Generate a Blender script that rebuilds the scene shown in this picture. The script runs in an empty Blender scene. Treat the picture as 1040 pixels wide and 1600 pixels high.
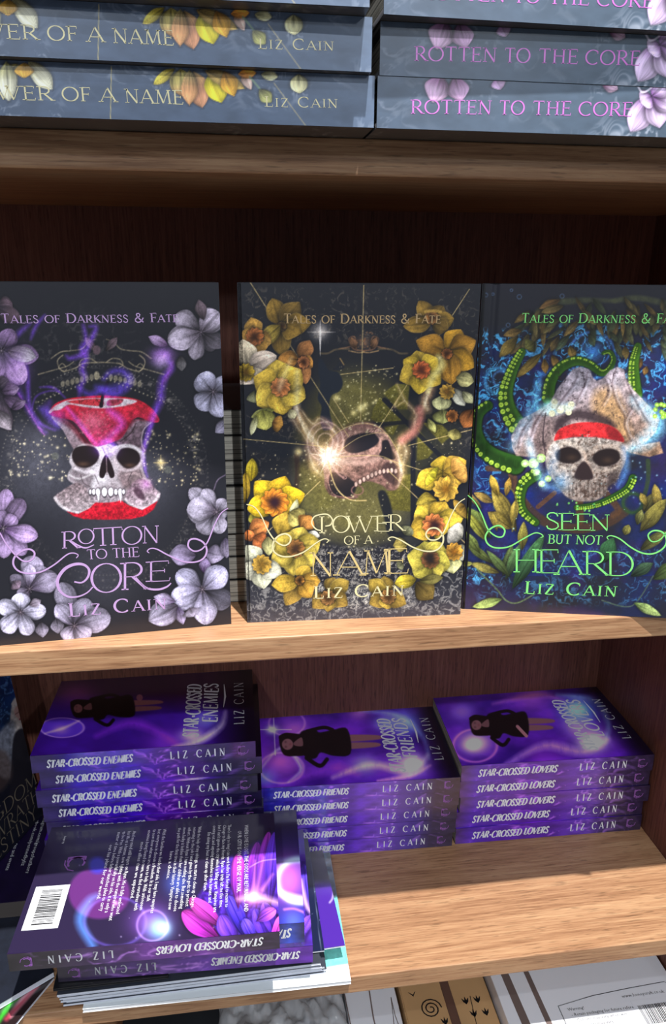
import bpy, bmesh, math, random
import numpy as np
from mathutils import Vector, Matrix
random.seed(7); np.random.seed(7)
S = 0.001                      # millimetres to metres
sc = bpy.context.scene
COL = sc.collection

# ------------------------------------------------------------ camera
CAM = np.array([290.5, -473.2, 242.1]); YAW, PITCH, ROLL, FOC = .140, .309, .007, 1178.0
def cam_axes():
    cy, sy, cp, sp = math.cos(YAW), math.sin(YAW), math.cos(PITCH), math.sin(PITCH)
    f = np.array([sy*cp, cy*cp, -sp]); r = np.array([cy, -sy, 0.]); u = np.cross(r, f)
    c, s = math.cos(ROLL), math.sin(ROLL)
    return c*r+s*u, -s*r+c*u, f
CR, CU, CF = cam_axes()
cam = bpy.data.cameras.new('camera'); camo = bpy.data.objects.new('camera', cam); COL.objects.link(camo)
m = Matrix.Identity(4)
for i in range(3):
    m[i][0] = CR[i]; m[i][1] = CU[i]; m[i][2] = -CF[i]; m[i][3] = CAM[i]*S
camo.matrix_world = m
cam.sensor_fit = 'VERTICAL'; cam.sensor_height = 36.0; cam.lens = FOC/1600*36.0
cam.clip_start = .01
sc.camera = camo

# ------------------------------------------------------------ world, lights, exposure
sc.view_settings.view_transform = 'Standard'; sc.view_settings.look = 'None'
sc.view_settings.exposure = 0.0; sc.view_settings.gamma = 1.0; sc.view_settings.use_curve_mapping = False
w = bpy.data.worlds.new('shop'); sc.world = w; w.use_nodes = True
bg = w.node_tree.nodes['Background']; bg.inputs[0].default_value = (.80, .88, 1.0, 1); bg.inputs[1].default_value = .19
def area(name, loc, target, size, power, col=(1, 1, 1)):
    l = bpy.data.lights.new(name, 'AREA'); l.shape = 'DISK'; l.size = size; l.energy = power; l.color = col
    o = bpy.data.objects.new(name, l); COL.objects.link(o); o.location = Vector(loc)
    d = Vector(target)-Vector(loc); o.rotation_euler = d.to_track_quat('-Z', 'Y').to_euler()
    return o
# small ceiling spots: one almost overhead of the bay (crisp, steep), one further out, one to the left
area('ceiling_spot', (.53, -.62, 2.25), (.35, 0, 0), .035, 135, (1.0, .97, .93))
area('ceiling_spot', (.62, -1.95, 1.6), (.35, 0, 0), .05, 24, (.92, .96, 1.0))
area('ceiling_spot', (-.55, -1.26, 1.85), (.30, 0, .1), .04, 8, (.9, .95, 1.0))
# added fill lamps, set low in front to brighten upright covers and spines
area('front_fill_lamp', (-.5, -2.7, 1.35), (.35, 0, .0), .12, 14, (.86, .93, 1.0))
area('front_fill_lamp', (1.3, -2.9, 1.15), (.35, 0, .0), .12, 8, (.86, .93, 1.0))

# ------------------------------------------------------------ helpers
def rgb(c):
    c = np.asarray(c, float)/255.; c = np.clip(c, 0, 1)
    return np.where(c <= .04045, c/12.92, ((c+.055)/1.055)**2.4)
def col4(c): return (*[float(v) for v in rgb(c)], 1)
def empty(name, label, cat, mat=None, group=None, loc=(0, 0, 0)):
    o = bpy.data.objects.new(name, None); COL.objects.link(o); o.empty_display_size = .02
    o.matrix_world = mat if mat is not None else Matrix.Translation(Vector(loc)*S)
    o['label'] = label; o['category'] = cat
    if group: o['group'] = group
    return o
def meshobj(name, verts, faces, mats, parent=None, fmat=None, cols=None, smooth=False):
    me = bpy.data.meshes.new(name); me.from_pydata([tuple(v) for v in verts], [], faces)
    for mm in (mats if isinstance(mats, (list, tuple)) else [mats]): me.materials.append(mm)
    if fmat is not None: me.polygons.foreach_set('material_index', fmat)
    if smooth: me.polygons.foreach_set('use_smooth', [True]*len(me.polygons))
    if cols is not None:
        a = me.color_attributes.new('print', 'FLOAT_COLOR', 'POINT'); a.data.foreach_set('color', cols.astype(np.float32).ravel())
    me.update()
    o = bpy.data.objects.new(name, me); COL.objects.link(o)
    if parent: o.parent = parent
    return o
def boxdata(x0, y0, z0, x1, y1, z1):
    v = [(x*S, y*S, z*S) for x in (x0, x1) for y in (y0, y1) for z in (z0, z1)]
    f = [(0, 1, 3, 2), (4, 6, 7, 5), (0, 4, 5, 1), (2, 3, 7, 6), (0, 2, 6, 4), (1, 5, 7, 3)]
    return v, f
def box(name, a, b, mt, parent=None, bevel=0, seg=2):
    v, f = boxdata(*a, *b)
    o = meshobj(name, v, f, mt, parent)
    if bevel:
        bm = bmesh.new(); bm.from_mesh(o.data)
        bmesh.ops.bevel(bm, geom=list(bm.edges), offset=bevel*S, segments=seg, profile=.6, affect='EDGES')
        bm.to_mesh(o.data); bm.free()
    return o
def copytree(o, parent=None):
    c = o.copy(); COL.objects.link(c); c.parent = parent
    if parent: c.matrix_parent_inverse = o.matrix_parent_inverse
    for ch in o.children: copytree(ch, c)
    return c

# ------------------------------------------------------------ materials
def newmat(name, color, rough=.5, spec=.5, coat=0, coatr=.1, noise=0, nscale=60):
    m = bpy.data.materials.new(name); m.use_nodes = True; nt = m.node_tree; b = nt.nodes['Principled BSDF']
    b.inputs['Roughness'].default_value = rough; b.inputs['Specular IOR Level'].default_value = spec
    b.inputs['Coat Weight'].default_value = coat; b.inputs['Coat Roughness'].default_value = coatr
    tc = nt.nodes.new('ShaderNodeTexCoord'); n = nt.nodes.new('ShaderNodeTexNoise'); n.inputs['Scale'].default_value = nscale
    n.inputs['Detail'].default_value = 6
    nt.links.new(tc.outputs['Object'], n.inputs['Vector'])
    mix = nt.nodes.new('ShaderNodeMix'); mix.data_type = 'RGBA'
    mix.inputs[6].default_value = col4(color); mix.inputs[7].default_value = col4(np.array(color)*(1-noise))
    nt.links.new(n.outputs['Fac'], mix.inputs[0]); nt.links.new(mix.outputs[2], b.inputs['Base Color'])
    return m
def printmat(name, rough=.4, spec=.5, coat=0, coatr=.1, bump=.0):
    m = bpy.data.materials.new(name); m.use_nodes = True; nt = m.node_tree; b = nt.nodes['Principled BSDF']
    b.inputs['Roughness'].default_value = rough; b.inputs['Specular IOR Level'].default_value = spec
    b.inputs['Coat Weight'].default_value = coat; b.inputs['Coat Roughness'].default_value = coatr
    a = nt.nodes.new('ShaderNodeAttribute'); a.attribute_name = 'print'; nt.links.new(a.outputs['Color'], b.inputs['Base Color'])
    tc = nt.nodes.new('ShaderNodeTexCoord'); n = nt.nodes.new('ShaderNodeTexNoise'); n.inputs['Scale'].default_value = 900
    bp = nt.nodes.new('ShaderNodeBump'); bp.inputs['Strength'].default_value = bump; bp.inputs['Distance'].default_value = .0002
    nt.links.new(tc.outputs['Object'], n.inputs['Vector']); nt.links.new(n.outputs['Fac'], bp.inputs['Height']); nt.links.new(bp.outputs['Normal'], b.inputs['Normal'])
    return m
def woodmat(name, c0, c1, c2, axis='x', rough=.42, fig=.6):
    m = bpy.data.materials.new(name); m.use_nodes = True; nt = m.node_tree; L = nt.links.new; N = nt.nodes.new
    b = nt.nodes['Principled BSDF']; b.inputs['Roughness'].default_value = rough; b.inputs['Specular IOR Level'].default_value = .28
    tc = N('ShaderNodeTexCoord')
    mp = N('ShaderNodeMapping'); mp.inputs['Scale'].default_value = {'x': (1.0, 9, 9), 'z': (9, 9, 1.0)}[axis]
    L(tc.outputs['Object'], mp.inputs['Vector'])
    big = N('ShaderNodeTexNoise'); big.inputs['Scale'].default_value = 1.6; big.inputs['Detail'].default_value = 2; big.inputs['Distortion'].default_value = .6
    L(mp.outputs[0], big.inputs['Vector'])
    mul = N('ShaderNodeMath'); mul.operation = 'MULTIPLY'; mul.inputs[1].default_value = 16*fig; L(big.outputs['Fac'], mul.inputs[0])
    sn = N('ShaderNodeMath'); sn.operation = 'PINGPONG'; sn.inputs[1].default_value = .5; L(mul.outputs[0], sn.inputs[0])
    mp2 = N('ShaderNodeMapping'); mp2.inputs['Scale'].default_value = {'x': (22, 600, 600), 'z': (420, 420, 14)}[axis]; L(tc.outputs['Object'], mp2.inputs['Vector'])
    fine = N('ShaderNodeTexNoise'); fine.inputs['Scale'].default_value = 1.0; fine.inputs['Detail'].default_value = 5; fine.inputs['Roughness'].default_value = .65; L(mp2.outputs[0], fine.inputs['Vector'])
    mp3 = N('ShaderNodeMapping'); mp3.inputs['Scale'].default_value = {'x': (60, 700, 700), 'z': (700, 700, 60)}[axis]; L(tc.outputs['Object'], mp3.inputs['Vector'])
    pore = N('ShaderNodeTexNoise'); pore.inputs['Scale'].default_value = 1.0; pore.inputs['Detail'].default_value = 2; L(mp3.outputs[0], pore.inputs['Vector'])
    add = N('ShaderNodeMath'); add.operation = 'MULTIPLY_ADD'; add.inputs[1].default_value = .55*fig; L(sn.outputs[0], add.inputs[0]); L(fine.outputs['Fac'], add.inputs[2])
    cr = N('ShaderNodeValToRGB'); e = cr.color_ramp.elements
    e[0].position = .36; e[0].color = col4(c0); e[1].position = .86; e[1].color = col4(c2)
    k = cr.color_ramp.elements.new(.58); k.color = col4(c1)
    L(add.outputs[0], cr.inputs['Fac'])
    pr = N('ShaderNodeMapRange'); pr.inputs[1].default_value = .30; pr.inputs[2].default_value = .42; pr.inputs[3].default_value = .62; pr.inputs[4].default_value = 1; L(pore.outputs['Fac'], pr.inputs[0])
    mx = N('ShaderNodeMix'); mx.data_type = 'RGBA'; mx.blend_type = 'MULTIPLY'; mx.inputs[0].default_value = 1
    L(cr.outputs[0], mx.inputs[6]); L(pr.outputs[0], mx.inputs[7]); L(mx.outputs[2], b.inputs['Base Color'])
    bp = N('ShaderNodeBump'); bp.inputs['Strength'].default_value = .25; bp.inputs['Distance'].default_value = .0003; L(pore.outputs['Fac'], bp.inputs['Height']); L(bp.outputs['Normal'], b.inputs['Normal'])
    return m
WOOD = woodmat('walnut_laminate_shelf', (128, 90, 64), (162, 122, 90), (186, 149, 113))
WOODV = woodmat('walnut_laminate_panel', (92, 54, 46), (116, 72, 60), (138, 92, 76), 'z', .5, .35)
HARD = printmat('matt_laminated_cover', .36, .5, .0, bump=.05)
GLOSS = printmat('gloss_laminated_cover', .28, .5, .8, .12, bump=.03)
BLACK = newmat('black_cover_cloth', (26, 26, 31), .38, .5, noise=.2)
PURP = newmat('dark_purple_card', (34, 22, 62), .3, .5, .4, noise=.3)
def pagemat(name, base=(205, 200, 188)):
    m = newmat(name, base, .8, .2)
    nt = m.node_tree; b = nt.nodes['Principled BSDF']; tc = nt.nodes.new('ShaderNodeTexCoord')
    mp = nt.nodes.new('ShaderNodeMapping'); mp.inputs['Scale'].default_value = (6, 6, 1300); nt.links.new(tc.outputs['Object'], mp.inputs[0])
    n = nt.nodes.new('ShaderNodeTexNoise'); n.inputs['Scale'].default_value = 1; n.inputs['Detail'].default_value = 4; nt.links.new(mp.outputs[0], n.inputs['Vector'])
    r = nt.nodes.new('ShaderNodeValToRGB'); r.color_ramp.elements[0].position = .35; r.color_ramp.elements[0].color = col4(np.array(base)*.55); r.color_ramp.elements[1].position = .6; r.color_ramp.elements[1].color = col4(base)
    nt.links.new(n.outputs['Fac'], r.inputs[0]); nt.links.new(r.outputs[0], b.inputs['Base Color'])
    return m
PAGE = pagemat('cream_paper_edges')
WHITEP = newmat('white_paper', (226, 228, 232), .6, .3, noise=.04)
INKW = newmat('white_print', (225, 225, 228), .4)
INKB = newmat('black_print', (22, 22, 26), .5)
def foil(name, c, rough=.35, metal=.0):
    m = newmat(name, c, rough, .6, noise=.12, nscale=180); m.node_tree.nodes['Principled BSDF'].inputs['Metallic'].default_value = metal
    return m
PINKF = foil('pink_foil', (206, 168, 222)); MAGF = foil('magenta_foil', (214, 120, 214)); GOLDF = foil('gold_foil', (232, 206, 140)); CREAMF = foil('cream_foil', (238, 228, 178))
TANF = foil('tan_foil', (196, 164, 118)); GREENF = foil('green_foil', (136, 232, 128)); LILAC = foil('lilac_ink', (150, 96, 178)); SILV = foil('silver_ink', (190, 192, 200))

# ------------------------------------------------------------ lettering: a stroke-built roman capital alphabet
def arc(cx, cy, rx, ry, a0, a1, n=14):
    return [(cx+rx*math.cos(math.radians(a0+(a1-a0)*i/n)), cy+ry*math.sin(math.radians(a0+(a1-a0)*i/n))) for i in range(n+1)]
K, N_ = 1.0, .42
# glyph: advance, [(points, weight)], [serif centres (x,y)]
G = {
 'A': (.86, [([(.06, 0), (.42, 1)], N_), ([(.42, 1), (.8, 0)], K), ([(.2, .34), (.66, .34)], N_)], [(.06, 0), (.8, 0)]),
 'B': (.72, [([(.16, 0), (.16, 1)], K), ([(.16, 1), (.36, 1)]+arc(.36, .76, .22, .24, 90, -90)+[(.16, .52)], 'o'), ([(.36, .52)]+arc(.38, .26, .27, .26, 90, -90)+[(.16, 0)], 'o')], [(.12, 0), (.12, 1)]),
 'C': (.88, [(arc(.5, .5, .43, .5, 48, 312, 22), 'o'), ([(.79, .74), (.79, .93)], N_)], []),
 'D': (.92, [([(.16, 0), (.16, 1)], K), ([(.16, 1), (.4, 1)]+arc(.4, .5, .44, .5, 90, -90, 18)+[(.16, 0)], 'o')], [(.12, 0), (.12, 1)]),
 'E': (.68, [([(.16, 0), (.16, 1)], K), ([(.16, 1), (.6, 1), (.6, .86)], N_), ([(.16, .52), (.5, .52)], N_), ([(.5, .43), (.5, .61)], N_), ([(.16, 0), (.62, 0), (.64, .16)], N_)], [(.12, 0), (.12, 1)]),
 'F': (.62, [([(.16, 0), (.16, 1)], K), ([(.16, 1), (.58, 1), (.58, .86)], N_), ([(.16, .52), (.48, .52)], N_), ([(.48, .43), (.48, .61)], N_)], [(.16, 0), (.12, 1)]),
 'G': (.92, [(arc(.5, .5, .43, .5, 48, 340, 22), 'o'), ([(.8, .02), (.8, .42)], K), ([(.66, .42), (.92, .42)], N_)], []),
 'H': (.9, [([(.18, 0), (.18, 1)], K), ([(.72, 0), (.72, 1)], K), ([(.18, .52), (.72, .52)], N_)], [(.18, 0), (.18, 1), (.72, 0), (.72, 1)]),
 'I': (.36, [([(.18, 0), (.18, 1)], K)], [(.18, 0), (.18, 1)]),
 'J': (.4, [([(.24, 1), (.24, .1), (.1, -.05)], K)], [(.24, 1)]),
 'K': (.8, [([(.18, 0), (.18, 1)], K), ([(.68, 1), (.2, .46)], N_), ([(.3, .56), (.76, 0)], K)], [(.18, 0), (.18, 1), (.68, 1), (.74, 0)]),
 'L': (.64, [([(.18, 0), (.18, 1)], K), ([(.18, 0), (.6, 0), (.62, .2)], N_)], [(.14, 0), (.18, 1)]),
 'M': (1.06, [([(.14, 0), (.2, 1)], N_), ([(.2, 1), (.52, .04)], K), ([(.52, .04), (.84, 1)], N_), ([(.84, 1), (.92, 0)], K)], [(.14, 0), (.92, 0), (.18, 1), (.86, 1)]),
 'N': (.92, [([(.16, 0), (.16, 1)], N_), ([(.14, 1), (.76, 0)], K), ([(.76, 0), (.76, 1)], N_)], [(.16, 0), (.12, 1), (.76, 1)]),
 'O': (.98, [(arc(.49, .5, .43, .5, 0, 360, 28), 'o')], []),
 'P': (.68, [([(.16, 0), (.16, 1)], K), ([(.16, 1), (.36, 1)]+arc(.36, .74, .25, .26, 90, -90)+[(.16, .48)], 'o')], [(.16, 0), (.12, 1)]),
 'R': (.8, [([(.16, 0), (.16, 1)], K), ([(.16, 1), (.36, 1)]+arc(.36, .74, .25, .26, 90, -90)+[(.16, .48)], 'o'), ([(.36, .48), (.74, 0)], K)], [(.16, 0), (.12, 1), (.76, 0)]),
 'S': (.62, [([(.52, .78), (.48, .93), (.36, 1), (.22, .99), (.12, .88), (.11, .74), (.2, .6), (.38, .48), (.52, .34), (.54, .16), (.44, .03), (.28, -.01), (.14, .06), (.09, .22)], .75)], []),
 'T': (.76, [([(.38, 0), (.38, 1)], K), ([(.06, .86), (.06, 1), (.7, 1), (.7, .86)], N_)], [(.38, 0)]),
 'U': (.88, [([(.18, 1), (.18, .3)]+arc(.44, .3, .26, .3, 180, 360, 12)+[(.7, 1)], .8)], [(.18, 1), (.7, 1)]),
 'V': (.84, [([(.08, 1), (.42, 0)], K), ([(.42, 0), (.78, 1)], N_)], [(.08, 1), (.78, 1)]),
 'W': (1.24, [([(.06, 1), (.36, 0)], K), ([(.36, 0), (.62, .95)], N_), ([(.54, 1), (.86, 0)], K), ([(.86, 0), (1.16, 1)], N_)], [(.06, 1), (.56, 1), (1.16, 1)]),
 'X': (.8, [([(.1, 1), (.7, 0)], K), ([(.68, 1), (.1, 0)], N_)], []),
 'Y': (.78, [([(.06, 1), (.38, .5)], K), ([(.7, 1), (.38, .5)], N_), ([(.38, .5), (.38, 0)], K)], [(.38, 0)]),
 'Z': (.72, [([(.1, .86), (.12, 1), (.62, 1)], N_), ([(.62, 1), (.1, 0)], K), ([(.1, 0), (.64, 0), (.66, .18)], N_)], []),
 '&': (.95, [([(.85, .5), (.7, .16), (.5, .01), (.28, 0), (.12, .14), (.12, .34), (.3, .52), (.5, .66), (.56, .84), (.46, .98), (.32, .98), (.24, .84), (.3, .66), (.52, .34), (.84, 0)], .8)], []),
 '-': (.5, [([(.08, .42), (.42, .42)], K)], []), '.': (.3, [([(.1, .03), (.18, .03)], K)], []), ' ': (.42, [], []),
}
def sm(pts, n=6, closed=False):
    P = [np.array(p, float) for p in pts]; out = []
    m = len(P)
    rng = range(m) if closed else range(m-1)
    for i in rng:
        if closed: p0, p1, p2, p3 = P[(i-1) % m], P[i], P[(i+1) % m], P[(i+2) % m]
        else: p0, p1, p2, p3 = P[max(i-1, 0)], P[i], P[i+1], P[min(i+2, m-1)]
        for k in range(n):
            t = k/n
            out.append(.5*((2*p1)+(-p0+p2)*t+(2*p0-5*p1+4*p2-p3)*t*t+(-p0+3*p1-3*p2+p3)*t**3))
    if not closed: out.append(P[-1])
    return out
class Ink:
    """collects flat ribbons lying on a printed face (face millimetres)"""
    def __init__(s): s.v = []; s.f = []; s.z = .12
    def ribbon(s, pts, w):
        n = len(pts); pts = [np.array(p, float) for p in pts]
        if not np.iterable(w): w = [w]*n
        b = len(s.v)
        for i, p in enumerate(pts):
            d = pts[min(i+1, n-1)]-pts[max(i-1, 0)]; l = np.hypot(*d) or 1; nn = np.array([-d[1], d[0]])/l*w[i]/2
            s.v.append((p[0]+nn[0], p[1]+nn[1])); s.v.append((p[0]-nn[0], p[1]-nn[1]))
        for i in range(n-1): s.f.append((b+2*i, b+2*i+1, b+2*i+3, b+2*i+2))
    def poly(s, pts):
        b = len(s.v); s.v += [tuple(p) for p in pts]; s.f.append(tuple(range(b, b+len(pts))))
    def glyph(s, ch, fr, wt=.13, serif=.085, squash=None):
        """fr maps glyph space (cap height 1) to face mm"""
        adv, strokes, ser = G[ch]
        o = fr((0, 0)); h = np.hypot(*(fr((0, 1))-o))
        for pts, k in strokes:
            q = [fr(p) for p in pts]
            if k == 'o':
                ws = []
                for i in range(len(pts)):
                    d = np.array(pts[min(i+1, len(pts)-1)])-np.array(pts[max(i-1, 0)]); l = np.hypot(*d) or 1
                    ws.append(h*wt*(.42+.58*abs(d[1]/l)**1.3))
                s.ribbon(q, ws)
            else: s.ribbon(q, h*wt*k)
        if serif:
            for (x, y) in ser:
                yy = y+(.018 if y < .5 else -.018)
                s.ribbon([fr((x-serif-wt*.3, yy)), fr((x+serif+wt*.3, yy))], h*.045)
    def text(s, txt, p0, p1, h, wt=.13, serif=.085, small=None, track=.06, slant=0, jitter=0, hfix=None):
        """text from p0 to p1 (baseline ends, mm), cap height h; small = small-cap scale for all but word initials"""
        p0 = np.array(p0, float); p1 = np.array(p1, float); d = p1-p0; L = np.hypot(*d); ex = d/L; ey = np.array([-ex[1], ex[0]])
        items = []; x = 0; first = True
        for c in txt:
            k = 1.0
            if small and not first: k = small
            if c == ' ': first = True
            elif first: first = False
            if c == '&': k = 1.0
            if small and txt.startswith('TALES') and len(items) == 6: k = small
            items.append((c, x, k)); x += (G[c][0]+track)*(k if c != ' ' else 1)
        tot = x-track
        sx = L/tot
        for c, x, k in items:
            j = random.uniform(-jitter, jitter)
            def fr(p, x=x, k=k, j=j): return p0+ex*((x+p[0]*k)*sx+slant*p[1]*k*h)+ey*((p[1]*k+j)*h)
            s.glyph(c, fr, wt, serif)
    def build(s, name, mt, parent, face, z=None):
        if not s.v: return None
        z = s.z if z is None else z
        M = face.local
        vv = [M @ Vector((x*S, y*S, z*S)) for x, y in s.v]
        return meshobj(name, vv, s.f, mt, parent)

# ------------------------------------------------------------ printed faces: colours laid into a fine vertex grid
def vnoise(x, y, seed=0):
    xi = np.floor(x).astype(np.int64); yi = np.floor(y).astype(np.int64); fx = x-xi; fy = y-yi
    def h(a, b):
        n = (a*374761393+b*668265263+seed*1274126177) & 0xffffffff; n = ((n ^ (n >> 13))*1274126177) & 0xffffffff
        return ((n ^ (n >> 16)) & 0xffff)/65535.
    fx = fx*fx*(3-2*fx); fy = fy*fy*(3-2*fy)
    return (h(xi, yi)*(1-fx)+h(xi+1, yi)*fx)*(1-fy)+(h(xi, yi+1)*(1-fx)+h(xi+1, yi+1)*fx)*fy
def fbm(x, y, o=4, seed=0):
    a = 0; s_ = 0; k = 1
    for i in range(o): a = a+k*vnoise(x*2**i, y*2**i, seed+i); s_ += k; k *= .5
    return a/s_
def ridge(x, y, o=4, seed=0):
    a = 0; s_ = 0; k = 1
    for i in range(o): a = a+k*(1-abs(2*vnoise(x*2**i, y*2**i, seed+i)-1)); s_ += k; k *= .6
    return a/s_
class Face:
    """a printed rectangle w x h mm; local = its frame inside the thing, world = that frame in the room.
    (U,V) are layout coordinates: where each grid vertex is seen in the reference, so artwork can be traced."""
    def __init__(s, w, h, res, world, local, base=(40, 40, 48), zfun=None):
        s.w, s.h, s.local, s.world = w, h, local, world
        s.nx = max(2, int(w*res)+1); s.ny = max(2, int(h*res)+1)
        s.x, s.y = np.meshgrid(np.linspace(0, w, s.nx), np.linspace(0, h, s.ny)); s.zfun = zfun
        W = np.array(world)
        X = W[:3, 3][:, None, None]/S+W[:3, 0][:, None, None]*s.x+W[:3, 1][:, None, None]*s.y
        d = X-CAM[:, None, None]; z = np.tensordot(CF, d, 1)
        s.U = 520+FOC*np.tensordot(CR, d, 1)/z; s.V = 800-FOC*np.tensordot(CU, d, 1)/z
        s.img = np.ones((s.ny, s.nx, 3))*np.array(base)/255.
    def mm(s, p):
        """layout coordinates -> face millimetres"""
        d = CF+(p[0]-520)/FOC*CR-(p[1]-800)/FOC*CU; W = np.array(s.world); o = W[:3, 3]/S; n = W[:3, 2]
        q = CAM+d*(((o-CAM)@n)/(d@n)); q = q-o
        return np.array([q@W[:3, 0], q@W[:3, 1]])
    def _win(s, x0, y0, x1, y1): return np.nonzero((s.U > x0) & (s.U < x1) & (s.V > y0) & (s.V < y1))
    def _put(s, I, m, c, mode='n'):
        m = np.clip(m, 0, 1)[:, None]; c = np.asarray(c, float)/255.
        if c.ndim == 1: c = c[None, :]
        b = s.img[I]
        if mode == 'n': r = b*(1-m)+c*m
        elif mode == 's': r = 1-(1-b)*(1-c*m)
        elif mode == 'm': r = b*(1-m+m*c)
        s.img[I] = r
    def poly(s, pts, c, soft=1.0, a=1, c2=None, ang=90, tex=0, ts=.25, smooth=True, mode='n', seed=3):
        P = np.array(sm(pts, 5, True) if smooth else pts, float)
        x0, y0 = P.min(0)-soft-1; x1, y1 = P.max(0)+soft+1
        I = s._win(x0, y0, x1, y1)
        if not len(I[0]): return
        u = s.U[I]; v = s.V[I]; Q = np.roll(P, -1, 0)
        ins = np.zeros(len(u), bool); dist = np.full(len(u), 1e9)
        for (ax, ay), (bx, by) in zip(P, Q):
            if ay != by:
                cc = ((ay > v) != (by > v)) & (u < (bx-ax)*(v-ay)/(by-ay)+ax); ins ^= cc
            dx, dy = bx-ax, by-ay; l2 = dx*dx+dy*dy+1e-9
            t = np.clip(((u-ax)*dx+(v-ay)*dy)/l2, 0, 1); dist = np.minimum(dist, (u-ax-t*dx)**2+(v-ay-t*dy)**2)
        sd = np.where(ins, 1, -1)*np.sqrt(dist); m = np.clip(.5+sd/soft/2, 0, 1)*a
        c = np.array(c, float)
        if c2 is not None:
            r = math.radians(ang); t = (u*math.cos(r)+v*math.sin(r)); t = (t-t.min())/(np.ptp(t)+1e-6); cc = c[None]*(1-t[:, None])+np.array(c2, float)[None]*t[:, None]
        else: cc = np.repeat(c[None], len(u), 0)
        if tex: cc = cc*(1+tex*(fbm(u*ts, v*ts, 4, seed)-.5)*2)[:, None]
        s._put(I, m, cc, mode)
    def petal(s, b, t, wd, c0, c1, c2=None, p=.8, vein=.18, a=1, soft=.8, rim=.0, curl=0, seed=None):
        """petal or leaf from b to t, greatest width wd; c0 base colour, c1 middle, c2 tip"""
        b = np.array(b, float); t = np.array(t, float); d = t-b; L = np.hypot(*d) or 1; e = d/L; n = np.array([-e[1], e[0]])
        c2 = c1 if c2 is None else c2
        if seed is None: seed = int(abs(b[0]*7+t[1]*13)) % 97
        r = L+wd; cx, cy = (b+t)/2
        I = s._win(cx-r*.75, cy-r*.75, cx+r*.75, cy+r*.75)
        if not len(I[0]): return
        u = s.U[I]-b[0]; v = s.V[I]-b[1]; x = (u*e[0]+v*e[1])/L; y = u*n[0]+v*n[1]-curl*wd*np.sin(np.clip(x, 0, 1)*3.14)
        xx = np.clip(x, 0, 1); hw = wd/2*np.sin(np.pi*xx**(1/p) if p < 1 else np.pi*xx**p)**.75+.01
        hw = wd/2*np.clip(np.sin(np.pi*xx**{True: 1.0, False: 1.5}[p < 1]), 0, 1)**(.80 if p < 1 else .50)*(1.12 if p < 1 else 1)
        hw = hw*(1+.06*np.sin(xx*9+seed))
        edge = hw-np.abs(y); m = np.clip(.5+edge/soft/2, 0, 1)*((x > -.02) & (x < 1.02))*a
        k = xx[:, None]; cc = np.where(k < .5, np.array(c0)*(1-2*k)+np.array(c1)*2*k, np.array(c1)*(2-2*k)+np.array(c2)*(2*k-1))
        q = y/(hw+.5)
        st = .6*(fbm(q*5+seed, xx*1.5+seed*.3, 3, seed)-.5)+.4*(fbm(q*14+seed, xx*2.5, 2, seed+3)-.5)
        sh = 1+vein*3.4*st-.26*np.abs(q)**3+.20*q*(1 if seed % 2 else -1)-.30*np.exp(-(q*8)**2)*(1-xx)-.34*(1-xx)**2.5-.22*xx**8+.10*np.exp(-((xx-.75)/.2)**2)
        cc = cc*sh[:, None]
        if rim: cc = cc+rim*np.clip(1-edge/1.6, 0, 1)[:, None]*60
        # soft contact darkening printed around each petal of the painting
        mo = np.clip(.5+(edge+2.2)/3.5/2, 0, 1)*((x > -.05) & (x < 1.05))*a
        s._put(I, mo*.35, (10, 10, 16))
        s._put(I, m, cc)
    def glow(s, c, r, col, a=1, sy=1., mode='s', pw=2., rot=0):
        R = r*2.2*max(1, sy); I = s._win(c[0]-R, c[1]-R, c[0]+R, c[1]+R)
        if not len(I[0]): return
        u = s.U[I]-c[0]; v = s.V[I]-c[1]; cr, sr = math.cos(rot), math.sin(rot); u, v = u*cr+v*sr, -u*sr+v*cr
        d = np.sqrt(u**2+(v/sy)**2)/r
        s._put(I, a*np.exp(-d**pw), col, mode)
    def ring(s, c, r, wd, col, a=1, sy=1., mode='s', rot=0, a0=None, a1=None):
        R = r*max(1, sy)+wd*4; I = s._win(c[0]-R, c[1]-R, c[0]+R, c[1]+R)
        if not len(I[0]): return
        u = s.U[I]-c[0]; v = s.V[I]-c[1]; cr, sr = math.cos(rot), math.sin(rot); u, v = u*cr+v*sr, -u*sr+v*cr
        d = np.sqrt(u**2+(v/sy)**2)-r
        s._put(I, a*np.exp(-(d/wd)**2), col, mode)
    def disc(s, c, r, col, a=1, sy=1., soft=.7, mode='n'):
        R = r*max(1, sy)+2; I = s._win(c[0]-R, c[1]-R, c[0]+R, c[1]+R)
        if not len(I[0]): return
        d = r-np.sqrt((s.U[I]-c[0])**2+((s.V[I]-c[1])/sy)**2)
        s._put(I, a*np.clip(.5+d/soft/2, 0, 1), col, mode)
    def line(s, pts, wd, col, a=1, soft=.6, smooth=True, mode='n', taper=0, tex=0):
        P = np.array(sm(pts, 5) if smooth and len(pts) > 2 else pts, float); mw = (max(wd) if np.iterable(wd) else wd)+soft+1
        x0, y0 = P.min(0)-mw; x1, y1 = P.max(0)+mw; I = s._win(x0, y0, x1, y1)
        if not len(I[0]): return
        u = s.U[I]; v = s.V[I]; best = np.full(len(u), 1e9); tt = np.zeros(len(u)); n = len(P)-1
        for i in range(n):
            (ax, ay), (bx, by) = P[i], P[i+1]; dx, dy = bx-ax, by-ay; l2 = dx*dx+dy*dy+1e-9
            t = np.clip(((u-ax)*dx+(v-ay)*dy)/l2, 0, 1); d = (u-ax-t*dx)**2+(v-ay-t*dy)**2; q = d < best
            best = np.where(q, d, best); tt = np.where(q, (i+t)/n, tt)
        d = np.sqrt(best); ww = np.interp(tt, np.linspace(0, 1, len(wd)), wd) if np.iterable(wd) else wd*(1-taper*tt)
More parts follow.
